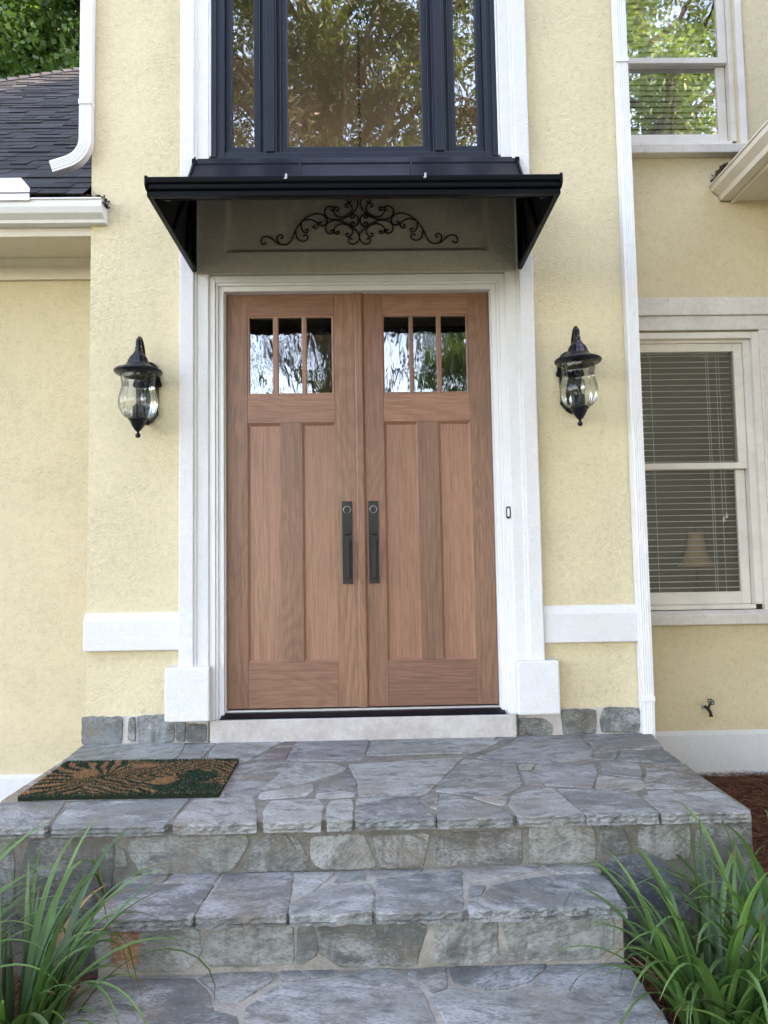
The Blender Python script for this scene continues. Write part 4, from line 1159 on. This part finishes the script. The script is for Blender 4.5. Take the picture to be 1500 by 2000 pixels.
# ================================================================== doorbell, hose tap
db = empty('doorbell', (.864, -.03, 1.285), 'small bronze doorbell button on the right white door trim', 'doorbell')
n = 16
def stadium(cx, cz, hw, hh):
    p = []
    for k in range(n + 1): p.append((cx + hw * math.cos(PI * k / n), cz + hh - hw + hw * math.sin(PI * k / n)))
    for k in range(n + 1): p.append((cx - hw * math.cos(PI * k / n), cz - hh + hw - hw * math.sin(PI * k / n)))
    return p
MB().prism(stadium(.864, 1.285, .0125, .036), 'Y', -.041, -.0305).build('housing', M['bronze'], db, bevel=.002)
MB().prism(stadium(.864, 1.285, .0072, .026), 'Y', -.0445, -.0405).build('button', M['trim'], db, bevel=.002)

hb = empty('hose_tap', (2.197, .5, .05), 'outdoor hose tap with dark blue wheel handle below the lower right window', 'tap')
def tap_scale(m): m.v = [(2.200 + (x - 2.185) * .72, .4995 + (y - .4995) * .72, .050 + (z - .045) * .72) for x, y, z in m.v]
t_ = MB(); t_.tube([(2.175, .502, .045), (2.175, .44, .040)], .013, 12); t_.lathe([(.022, 0), (.022, .006), (.001, .006)], (2.175, .48, .04), 12)
t_.tube([(2.175, .452, .040), (2.182, .425, .030), (2.192, .408, .004), (2.194, .404, -.022)], [.014, .015, .014, .013], 12)
t_.tube([(2.194, .404, -.018), (2.194, .403, -.032)], .017, 12)
t_.tube([(2.183, .432, .035), (2.194, .408, .085)], .010, 10)
tap_scale(t_); t_.build('spout', M['iron'], hb, smooth=True)
fl = MB(); fl.prism([(2.150, .015), (2.176, .015), (2.182, .06), (2.150, .072), (2.144, .04)], 'Y', .478, .499)
tap_scale(fl); fl.build('wall_flange', M['concrete'], hb, bevel=.004)
wh = MB(); cc = Vector((2.196, .400, .098)); ax = Vector((.15, -.75, .64)).normalized()
u_ = ax.cross(Vector((0, 0, 1))).normalized(); v_ = ax.cross(u_)
ring = []
for k in range(49):
    a = 2 * PI * k / 48; r = .028 * (1 + .10 * math.cos(6 * a)); ring.append(cc + u_ * r * math.cos(a) + v_ * r * math.sin(a))
wh.tube(ring, .0042, 8, cap=False)
for k in range(6):
    a = 2 * PI * k / 6 + PI / 6; wh.tube([cc, cc + (u_ * math.cos(a) + v_ * math.sin(a)) * .026], .003, 6)
wh.tube([cc - ax * .006, cc + ax * .006], .008, 10)
tap_scale(wh); wh.build('wheel_handle', m_paint('dark_blue_enamel', (.010, .025, .060), .35), hb, smooth=True)

# ================================================================== coir doormat
mat = empty('doormat', (-1.06, -.80, .004), 'dark green and rust coir doormat with a palm leaf pattern', 'doormat')
mc = [Vector((-1.506, -.480)), Vector((-.630, -.520)), Vector((-.615, -1.112)), Vector((-1.436, -1.108))]
mc = [Vector((-1.503, -.492)), Vector((-.628, -.517)), Vector((-.612, -1.115)), Vector((-1.470, -1.108))]
def mp_(u, v): return (mc[0] * (1 - u) + mc[1] * u) * (1 - v) + (mc[3] * (1 - u) + mc[2] * u) * v
MB().prism([(p.x, p.y) for p in mc][::-1], 'Z', .006, .020, (.012, .020, .012, 1)).build('backing', M['fibre'], mat)
rng = np.random.default_rng(5)
NF = 46000
U = rng.random(NF); V = rng.random(NF)
def pattern(u, v):
    x = u * 1.46; y = v
    w = .012 * np.sin(x * 23 + y * 9) + .010 * np.sin(y * 31 - x * 7)
    # large leaf: nested chevrons pointing left, rib along y ~ .52
    yy = (y - .50 - .05 * np.sin(x * 4)) + w
    s1 = (x - np.abs(yy) * 1.25) * 10.5
    a = (np.mod(s1, 1.0) < .42)
    # fan leaf at the left
    cx, cy = .50, .55
    ang = np.arctan2(y - cy, (cx - x)); r = np.hypot(x - cx, y - cy)
    b = (np.mod(ang * 4.1 + r * .9 + w * 9, 1.0) < .42) & (r > .07)
    # right leaf
    yy2 = y - .30 - .35 * (x - 1.0) + w
    s3 = (x * .9 + np.abs(yy2) * 1.5) * 8.0
    c = (np.mod(s3, 1.0) < .40)
    left = x < (.50 + .10 * np.sin(y * 6)); right = x > (1.10 + .18 * np.sin(y * 5 + 1))
    rust = np.where(left, b, np.where(right, c & (np.abs(yy2) < .33), a))
    solid = (np.hypot((x - 1.22) / .16, (y - .55) / .15) < 1) | (y < .05 + .04 * np.sin(x * 9)) | (y > .955)
    blob = (np.hypot((x - .30) / .10, (y - .42) / .13) < 1) | (np.hypot((x - .72) / .12, (y - .20) / .07) < 1) | (np.hypot((x - .98) / .09, (y - .66) / .10) < 1)
    return (rust & ~solid) | blob
rust = pattern(U, V)
edge = (rng.random(NF) < .07) & ((V > .95) | (U > .97))
rust = (rust | edge) ^ (rng.random(NF) < .03)
P0 = np.empty((NF, 3))
c4 = np.array([[p.x, p.y] for p in mc])
P0[:, :2] = (c4[0] * (1 - U)[:, None] + c4[1] * U[:, None]) * (1 - V)[:, None] + (c4[3] * (1 - U)[:, None] + c4[2] * U[:, None]) * V[:, None]
P0[:, 2] = .018
d = rng.normal(size=(NF, 3)) * .55; d[:, 2] = 1; 
d /= np.linalg.norm(d, axis=1)[:, None]
ln = rng.uniform(.007, .0125, NF)
sd = rng.normal(size=(NF, 3)); sd[:, 2] = 0; sd /= np.linalg.norm(sd, axis=1)[:, None]
wv = sd * .0016
vs = np.stack([P0 - wv, P0 + wv, P0 + d * ln[:, None] + wv * .6, P0 + d * ln[:, None] - wv * .6], 1).reshape(-1, 3)
g1 = np.array([.032, .060, .038]); g2 = np.array([.38, .205, .105])
cc_ = np.where(rust[:, None], g2, g1) * rng.uniform(.55, 1.35, (NF, 1))
cols = np.repeat(np.concatenate([cc_, np.ones((NF, 1))], 1), 4, axis=0)
fast('pile', vs, np.arange(NF * 4).reshape(-1, 4), cols, M['fibre'], mat)

# ================================================================== things behind the glass
def blind(label, zb, zt, tilt):
    b = empty('window_blind', (2.05, .64, zb), label, 'window blind', 'white slatted blinds')
    m = MB(); z = zb + .03; k = 0
    rb = random.Random(int(zb * 100))
    while z < zt - .05:
        a = R(tilt + rb.uniform(-1.2, 1.2)); hd = .0118 if tilt < 30 else .022; cy, sy = hd * math.cos(a), hd * math.sin(a)
        dz = rb.uniform(-.0012, .0012)
        q = [(.640 - cy, z - sy), (.640, z + .003), (.640 + cy, z + sy), (.640 + cy, z + sy + .0014), (.640, z + .0044), (.640 - cy, z - sy + .0014)]
        m.prism(q, 'X', 1.55, 2.535); z += .0405 + dz * .3
    m.build('slats', M['slat'], b)
    MB().box(1.55, 2.54, .612, .668, zt - .05, zt - .005).build('headrail', M['slat'], b, bevel=.003)
    MB().box(1.55, 2.535, .618, .662, zb + .002, zb + .018).build('bottom_rail', M['slat'], b, bevel=.003)
    for x in (1.98, 2.36, 2.375, 2.43):
        MB().tube([(x, .612, zb + .01), (x, .612, zt - .04)], .0013, 6).build('cord', M['slat'], b)
    if zb < 2:
        c = MB(); c.tube([(2.445, .606, zt - .04), (2.452, .606, 1.30)], .0012, 6); c.lathe([(.001, .02), (.007, 0), (.009, -.02), (.001, -.022)], (2.452, .606, 1.29), 8)
        c.lathe([(.001, .02), (.007, 0), (.009, -.02), (.001, -.022)], (2.432, .606, 1.265), 8)
        c.build('pull_cord', M['slat'], b)
    return b
blind('white slatted blind in the lower right window', .735, 2.455, 7)
blind('white slatted blind in the upper right window', 3.875, 5.24, 62)
tl = empty('table_lamp', (2.53, 1.3, .40), 'amber bell shaped table lamp behind the lower right window', 'lamp')
s_ = MB(); s_.lathe([(.054, 1.205), (.058, 1.16), (.068, 1.10), (.084, 1.04), (.105, .985), (.135, .945), (.133, .945), (.103, .988), (.082, 1.045), (.066, 1.105), (.056, 1.16), (.052, 1.205)], (2.53, 1.3, 0), 32)
s_.build('lamp_shade', M['shade'], tl, smooth=True)
s_ = MB(); s_.lathe([(.001, .30), (.07, .30), (.075, .33), (.03, .36), (.02, .42), (.045, .52), (.06, .60), (.045, .70), (.02, .78), (.012, .85), (.012, 1.21), (.004, 1.215), (.010, 1.23), (.001, 1.245)], (2.53, 1.3, 0), 24)
s_.build('lamp_base', M['bronze'], tl, smooth=True)
ct = empty('side_table', (2.53, 1.3, .005), 'low dark side table holding the amber lamp', 'table')
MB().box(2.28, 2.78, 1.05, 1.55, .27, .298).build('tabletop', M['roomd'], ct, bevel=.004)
for dx in (-.22, .22):
    for dy in (-.22, .22): MB().box(2.53 + dx - .02, 2.53 + dx + .02, 1.3 + dy - .02, 1.3 + dy + .02, .003, .269).build('leg', M['roomd'], ct)
# foyer pendant
pd = empty('pendant_light', (.02, 1.6, 5.55), 'dark chain hung pendant light seen through the tall window', 'ceiling lamp')
MB().lathe([(.0005, 5.556), (.092, 5.556), (.090, 5.538), (.056, 5.522), (.022, 5.505), (.009, 5.490), (.0005, 5.488)], (.02, 1.6, 0), 28).build('canopy', M['iron'], pd, smooth=True)
ch = MB()
z = 5.49; k = 0
while z > 3.45:
    pts = [(.02 + (.0095 * math.cos(a) if k % 2 else 0), 1.6 + (0 if k % 2 else .0095 * math.cos(a)), z - .020 + .022 * math.sin(a)) for a in np.linspace(0, 2 * PI, 13)]
    ch.tube(pts, .0042, 5, cap=False); z -= .036; k += 1
ch.build('chain', M['iron'], pd, smooth=True)
pb = MB(); pb.lathe([(.004, 3.46), (.03, 3.43), (.14, 3.36), (.16, 3.30), (.15, 3.06), (.10, 3.00), (.02, 2.97), (.001, 2.95)], (.02, 1.6, 0), 8)
pb.build('lantern_body', M['iron'], pd)
sr = empty('stair_railing', (.4, 3.0, .12), 'white stair balusters seen through the door glass', 'railing')
MB().box(-.4, 1.45, 2.97, 3.03, 3.30, 3.36).build('handrail', M['bronze'], sr, bevel=.006)
for k in range(11):
    x = -.30 + k * .165
    MB().tube([(x, 3.0, 2.35), (x, 3.0, 3.30)], .016, 8).build('baluster', M['trim'], sr)
MB().box(-.4, 1.45, 2.9, 3.1, 2.25, 2.35).build('stair_string', M['trim'], sr)

# ================================================================== plants
def grass_clump(cx, cy, n, seed, label, hmin=.45, hmax=.95, spread=.13, lean=(0, 0), wid=.0138):
    r = random.Random(seed)
    o = empty('ornamental_grass', (cx, cy, gz(cx, cy)), label, 'grass plant', 'strappy grass clumps beside the steps')
    z0 = gz(cx, cy) - .02
    m = MB()
    for i in range(n):
        a = r.uniform(0, 2 * PI); rad = spread * math.sqrt(r.random())
        p = Vector((cx + rad * math.cos(a), cy + rad * math.sin(a), z0))
        out = Vector((math.cos(a) + r.gauss(0, .35) + lean[0], math.sin(a) + r.gauss(0, .35) + lean[1], 0))
        if out.length > 1e-3: out.normalize()
        Lh = r.uniform(hmin, hmax); ns = 16
        up0 = r.uniform(R(64), R(89)); droop = r.uniform(1.2, 3.4) * (1.2 if r.random() < .4 else .8)
        kink = r.choice([0] * 6 + [1]) ; kt = r.uniform(.5, .8)
        w0 = wid * r.uniform(.6, 1.25)
        side = out.cross(Vector((0, 0, 1))).normalized()
        twist = r.uniform(-1.0, 1.0)
        th = up0; pos = p.copy(); pts = []
        base = (.055, .145, .040) if r.random() < .55 else (.090, .215, .055)
        if r.random() < .006: base = (.26, .20, .09)
        g = r.uniform(.6, 1.3); tip0 = r.choice([.86, .93, 2, 2, 2])
        if i % 9 == 0: base = (.20, .14, .07); Lh *= .45; tip0 = 2
        side_drift = side * r.uniform(-.25, .25)
        for k in range(ns + 1):
            t = k / ns
            if kink and t > kt: th = max(th - .5, -1.35); 
            pts.append((pos.copy(), th, t))
            d_ = out * math.cos(th) + Vector((0, 0, math.sin(th))) + side_drift * t
            pos = pos + d_ * (Lh / ns)
            th -= droop / ns * (0.25 + 2.0 * t * t)
        vs_ = []
        for (q, th_, t) in pts:
            ww = w0 * (1 - t ** 2.2) * (.55 + .9 * min(t * 3, 1) * .5) + .0004
            rot = twist * t
            s2 = (side * math.cos(rot) + out * math.sin(rot))
            nn = Vector((0, 0, 1)) * math.cos(th_) - out * math.sin(th_)
            vs_ += [q - s2 * ww, q - nn * ww * .35, q + s2 * ww]
        fs_ = []
        for k in range(ns):
            b_ = 3 * k
            fs_ += [(b_, b_ + 1, b_ + 4, b_ + 3), (b_ + 1, b_ + 2, b_ + 5, b_ + 4)]
        o0 = len(m.v)
        m.v += [tuple(v) for v in vs_]; m.f += [tuple(i_ + o0 for i_ in f) for f in fs_]
        for (q, th_, t) in pts:
            k_ = g * (.75 + .5 * t); c = (base[0] * k_ * (1 + .25 * t), base[1] * k_, base[2] * k_, 1)
            if t > tip0: c = (.22 * g, .15 * g, .06 * g, 1)
            m.c += [c, tuple([x * .8 for x in c[:3]] + [1]), c]
    me = bpy.data.meshes.new('blades'); me.from_pydata(m.v, [], m.f)
    at = me.color_attributes.new('tint', 'FLOAT_COLOR', 'POINT'); at.data.foreach_set('color', np.array(m.c, dtype=np.float32).ravel())
    finish(me, 'blades', M['blade'], o, smooth=True, recalc=False)
    return o
grass_clump(-1.13, -2.02, 180, 3, 'large green strappy grass clump left of the lower step', .42, .92, .17, (-.35, .1))
grass_clump(-1.52, -1.92, 140, 4, 'grass clump at the left edge of the picture below the landing', .42, .95, .13, (-.1, 0))
grass_clump(1.16, -1.98, 150, 5, 'green strappy grass clump against the right side of the lower step', .40, .80, .13, (.40, 0))
grass_clump(1.46, -1.80, 125, 8, 'grass clump in front of the right corner of the stone landing', .40, .88, .14, (.2, 0))
grass_clump(1.30, -2.20, 70, 9, 'nearest grass clump at the bottom right corner', .3, .6, .12, (.1, -.1))
# fallen pine straw
rng = np.random.default_rng(9)
def straw(x0, x1, y0, y1, n, label):
    X = rng.uniform(x0, x1, n); Y = rng.uniform(y0, y1, n)
    zz = np.array([gz(x, y) for x, y in zip(X, Y)]) + rng.uniform(.004, .035, n)
    an = rng.uniform(0, PI, n); tl_ = rng.normal(0, .16, n); Ln = rng.uniform(.05, .14, n) / 2
    d = np.stack([np.cos(an) * np.cos(tl_), np.sin(an) * np.cos(tl_), np.sin(tl_)], 1) * Ln[:, None]
    s = np.stack([-np.sin(an), np.cos(an), np.zeros(n)], 1) * .0011
    s[:, 2] = rng.uniform(-.0008, .0008, n)
    c = np.stack([X, Y, zz], 1)
    bow = np.array([0, 0, 1.0]) * (rng.uniform(0, .008, n))[:, None]
    v = np.stack([c - d - s, c - d + s, c + bow + s, c + bow - s, c + d + s, c + d - s], 1).reshape(-1, 3)
    b = np.arange(n)[:, None] * 6
    f = np.concatenate([b + np.array([0, 1, 2, 3]), b + np.array([3, 2, 4, 5])], 0)
    col = np.array([.20, .080, .040]) * rng.uniform(.35, 1.5, (n, 1)) + rng.uniform(0, .02, (n, 1))
    cols = np.repeat(np.concatenate([col, np.ones((n, 1))], 1), 6, axis=0)
    o = fast('pine_straw', v, f, cols, M['straw'])
    tag(o, label, 'mulch', None, 'stuff')
straw(1.56, 3.0, -2.3, .45, 30000, 'red brown pine straw mulch right of the landing')
straw(.9, 1.56, -2.5, -1.42, 5000, 'pine straw under the right grass clumps')
straw(-2.6, -.92, -2.5, -1.42, 9000, 'pine straw under the left grass clumps')
# gutter litter
def litter(name, c, ext, n, label, sd):
    r = np.random.default_rng(sd)
    p = np.array(c) + (r.random((n, 3)) - .5) * np.array(ext)
    a = r.normal(size=(n, 3)); a /= np.linalg.norm(a, axis=1)[:, None]; b = np.cross(a, r.normal(size=(n, 3))); b /= np.linalg.norm(b, axis=1)[:, None]
    l = r.uniform(.004, .013, (n, 1)); w = l * r.uniform(.15, .6, (n, 1))
    v = np.stack([p - a * l - b * w, p + a * l - b * w, p + a * l + b * w, p - a * l + b * w], 1).reshape(-1, 3)
    col = np.array([.07, .042, .030]) * r.uniform(.4, 1.8, (n, 1))
    o = fast(name, v, np.arange(n * 4).reshape(-1, 4), np.repeat(np.concatenate([col, np.ones((n, 1))], 1), 4, axis=0), M['straw'])
    tag(o, label, 'leaf litter', None, 'stuff')
litter('leaf_litter', (-1.72, -.085, 3.178), (.42, .03, .03), 420, 'dry leaf debris lying in the left gutter', 1)
litter('leaf_litter', (-1.500, -.06, 3.165), (.05, .09, .05), 160, 'clump of leaf debris at the end of the left gutter', 2)
litter('leaf_litter', (2.40, .38, 3.55), (.03, .22, .035), 160, 'dark leaf debris at the end of the right gutter', 3)

# ================================================================== trees
def tree_parts(name, seed, h, crown_c, crown_r, nclump, nleaf, leaf, pal, label, group=None, loc=(0, 0), lshape=.42):
    r = np.random.default_rng(seed)
    o = empty(name, (loc[0], loc[1], -.62), label, 'tree', group, local=True)
    # clump centres fill an uneven ellipsoid
    d = r.normal(size=(nclump, 3)); d /= np.linalg.norm(d, axis=1)[:, None]
    rad = r.random(nclump) ** .45
    cc = np.array(crown_c) + d * rad[:, None] * np.array(crown_r) * r.uniform(.75, 1.12, (nclump, 1))
    cr = r.uniform(.35, .85, nclump) * min(crown_r) * .34
    idx = r.integers(0, nclump, nleaf)
    off = r.normal(size=(nleaf, 3)); off /= np.linalg.norm(off, axis=1)[:, None]
    off *= (r.random(nleaf) ** .6)[:, None] * cr[idx][:, None]; off[:, 2] *= .62
    p = cc[idx] + off
    a = r.normal(size=(nleaf, 3)); a[:, 2] -= .35; a /= np.linalg.norm(a, axis=1)[:, None]
    b = np.cross(a, r.normal(size=(nleaf, 3)) + np.array([0, 0, 1.2])); b /= np.linalg.norm(b, axis=1)[:, None]
    l = leaf * r.uniform(.6, 1.3, (nleaf, 1)); w = l * lshape
    v = np.stack([p - a * l * .1, p + a * l * .45 + b * w, p + a * l, p + a * l * .45 - b * w], 1).reshape(-1, 3)
    pc = np.array(pal); ci = r.integers(0, len(pal), nclump)
    col = pc[ci][idx] * r.uniform(.65, 1.35, (nleaf, 1))
    f = fast('crown', v, np.arange(nleaf * 4).reshape(-1, 4), np.repeat(np.concatenate([col, np.ones((nleaf, 1))], 1), 4, axis=0), M['leaf'], o)
    t = MB(); t.tc = (.085, .065, .05, 1)
    rr = random.Random(seed)
    tw = h * .022
    top = Vector((crown_c[0], crown_c[1], crown_c[2] + crown_r[2] * .55))
    pts = [Vector((0, 0, -.2)), Vector((.05, .03, .4)), Vector((.1, -.05, h * .2)), Vector((crown_c[0] * .5, crown_c[1] * .5, h * .45)), Vector((crown_c[0], crown_c[1], h * .7)), top]
    sp = smooth_path(pts, 4)
    t.tube(sp, [tw * 1.5 if i < 1 else tw * (1 - .9 * i / len(sp)) for i in range(len(sp))], 10)
    for k in range(min(46, nclump)):
        q = Vector(cc[k]); bz = max(h * .22, q.z - (Vector((q.x, q.y)) - Vector(crown_c[:2])).length * .8 - .6)
        bz = min(bz, top.z * .95); fr = bz / h
        st = sp[min(range(len(sp)), key=lambda i: abs(sp[i].z - bz))]
        md = st.lerp(q, .5) + Vector((rr.uniform(-.2, .2), rr.uniform(-.2, .2), -.25))
        br = smooth_path([st, md, q], 4); r0 = tw * .34 * rr.uniform(.6, 1)
        t.tube(br, [r0 * (1 - .85 * i / len(br)) for i in range(len(br))], 6)
    t.build('trunk', M['bark'], o, smooth=True)
    return o
G_OAK = [(.060, .120, .028), (.085, .160, .035), (.045, .095, .025), (.110, .185, .045)]
G_PINE = [(.040, .060, .022), (.070, .100, .034), (.032, .044, .020), (.095, .120, .045), (.065, .048, .032)]
G_PALE = [(.120, .180, .070), (.160, .220, .090), (.090, .140, .055), (.190, .235, .105)]
# broad tree behind the left roof
tree_parts('oak_tree', 21, 19, (0, 0, 12.4), (6.4, 4.6, 6.6), 380, 190000, .13, [(.050, .105, .030), (.070, .140, .038), (.040, .085, .026), (.092, .165, .045)], 'large leafy green tree behind the left shingle roof', loc=(-7.2, 14.0))
tree_parts('oak_tree', 22, 17, (0, 0, 11.5), (6.5, 4.6, 6.5), 260, 90000, .17, [(.026, .058, .016), (.038, .078, .020), (.020, .045, .014)], 'second leafy tree farther back behind the left roof', loc=(-11.5, 22.0))
# trees across the street side: the ones mirrored in the glass
TR = 'trees in the front yard mirrored in the glass'
tree_parts('oak_tree', 31, 25, (0, 0, 15.5), (6.8, 5.0, 9.6), 400, 95000, .20, G_PINE, 'tall pine toned tree in the middle of the front yard', TR, (-1.0, -17.5), .16)
tree_parts('oak_tree', 32, 21, (0, 0, 13.2), (5.4, 4.6, 8.0), 280, 62000, .17, G_PALE, 'tall green tree right of the middle of the front yard', TR, (8.2, -15.5), .25)
tree_parts('oak_tree', 33, 22, (0, 0, 14.0), (5.2, 5.0, 7.5), 240, 60000, .20, G_PINE, 'tall tree at the left of the front yard', TR, (-12.5, -21.0), .2)
tree_parts('oak_tree', 34, 18, (0, 0, 10.6), (5.4, 5.4, 7.4), 260, 60000, .18, G_OAK, 'spreading green tree at the right of the front yard', TR, (16.5, -20.0), .25)
tree_parts('maple_tree', 35, 8.5, (0, 0, 5.6), (2.5, 2.2, 2.6), 110, 24000, .12, G_OAK, 'small green tree right of the walk', TR, (2.9, -13.5), .35)
tree_parts('maple_tree', 36, 4.6, (0, 0, 3.6), (.9, .9, .8), 40, 5000, .10, [(.42, .10, .11), (.35, .12, .10), (.12, .14, .06)], 'small pink flowering tree left of the walk', TR, (-2.3, -15.5), .35)
# the house across the street
nb = empty('neighbour_house', (11, -30, -.6), 'white gabled house across the street mirrored in the lower window', 'house')
MB().prism([(6, -.6), (17, -.6), (17, 4.6), (11.5, 8.2), (6, 4.6)], 'Y', -38, -30).build('wall', M['trim'], nb)
MB().prism([(5.6, 4.5), (11.5, 8.45), (17.4, 4.5), (17.4, 4.75), (11.5, 8.75), (5.6, 4.75)], 'Y', -38.3, -29.7).build('roof', M['eave'], nb)
for x in (8.0, 11.5, 15.0):
    f = MB().box(x - .6, x + .6, -29.99, -29.94, 1.0, 3.2).build('window', M['navy'], nb)
    MB().box(x - .03, x + .03, -29.935, -29.92, 1.0, 3.2).box(x - .6, x + .6, -29.936, -29.921, 2.05, 2.11).build('muntin', M['trim'], f)
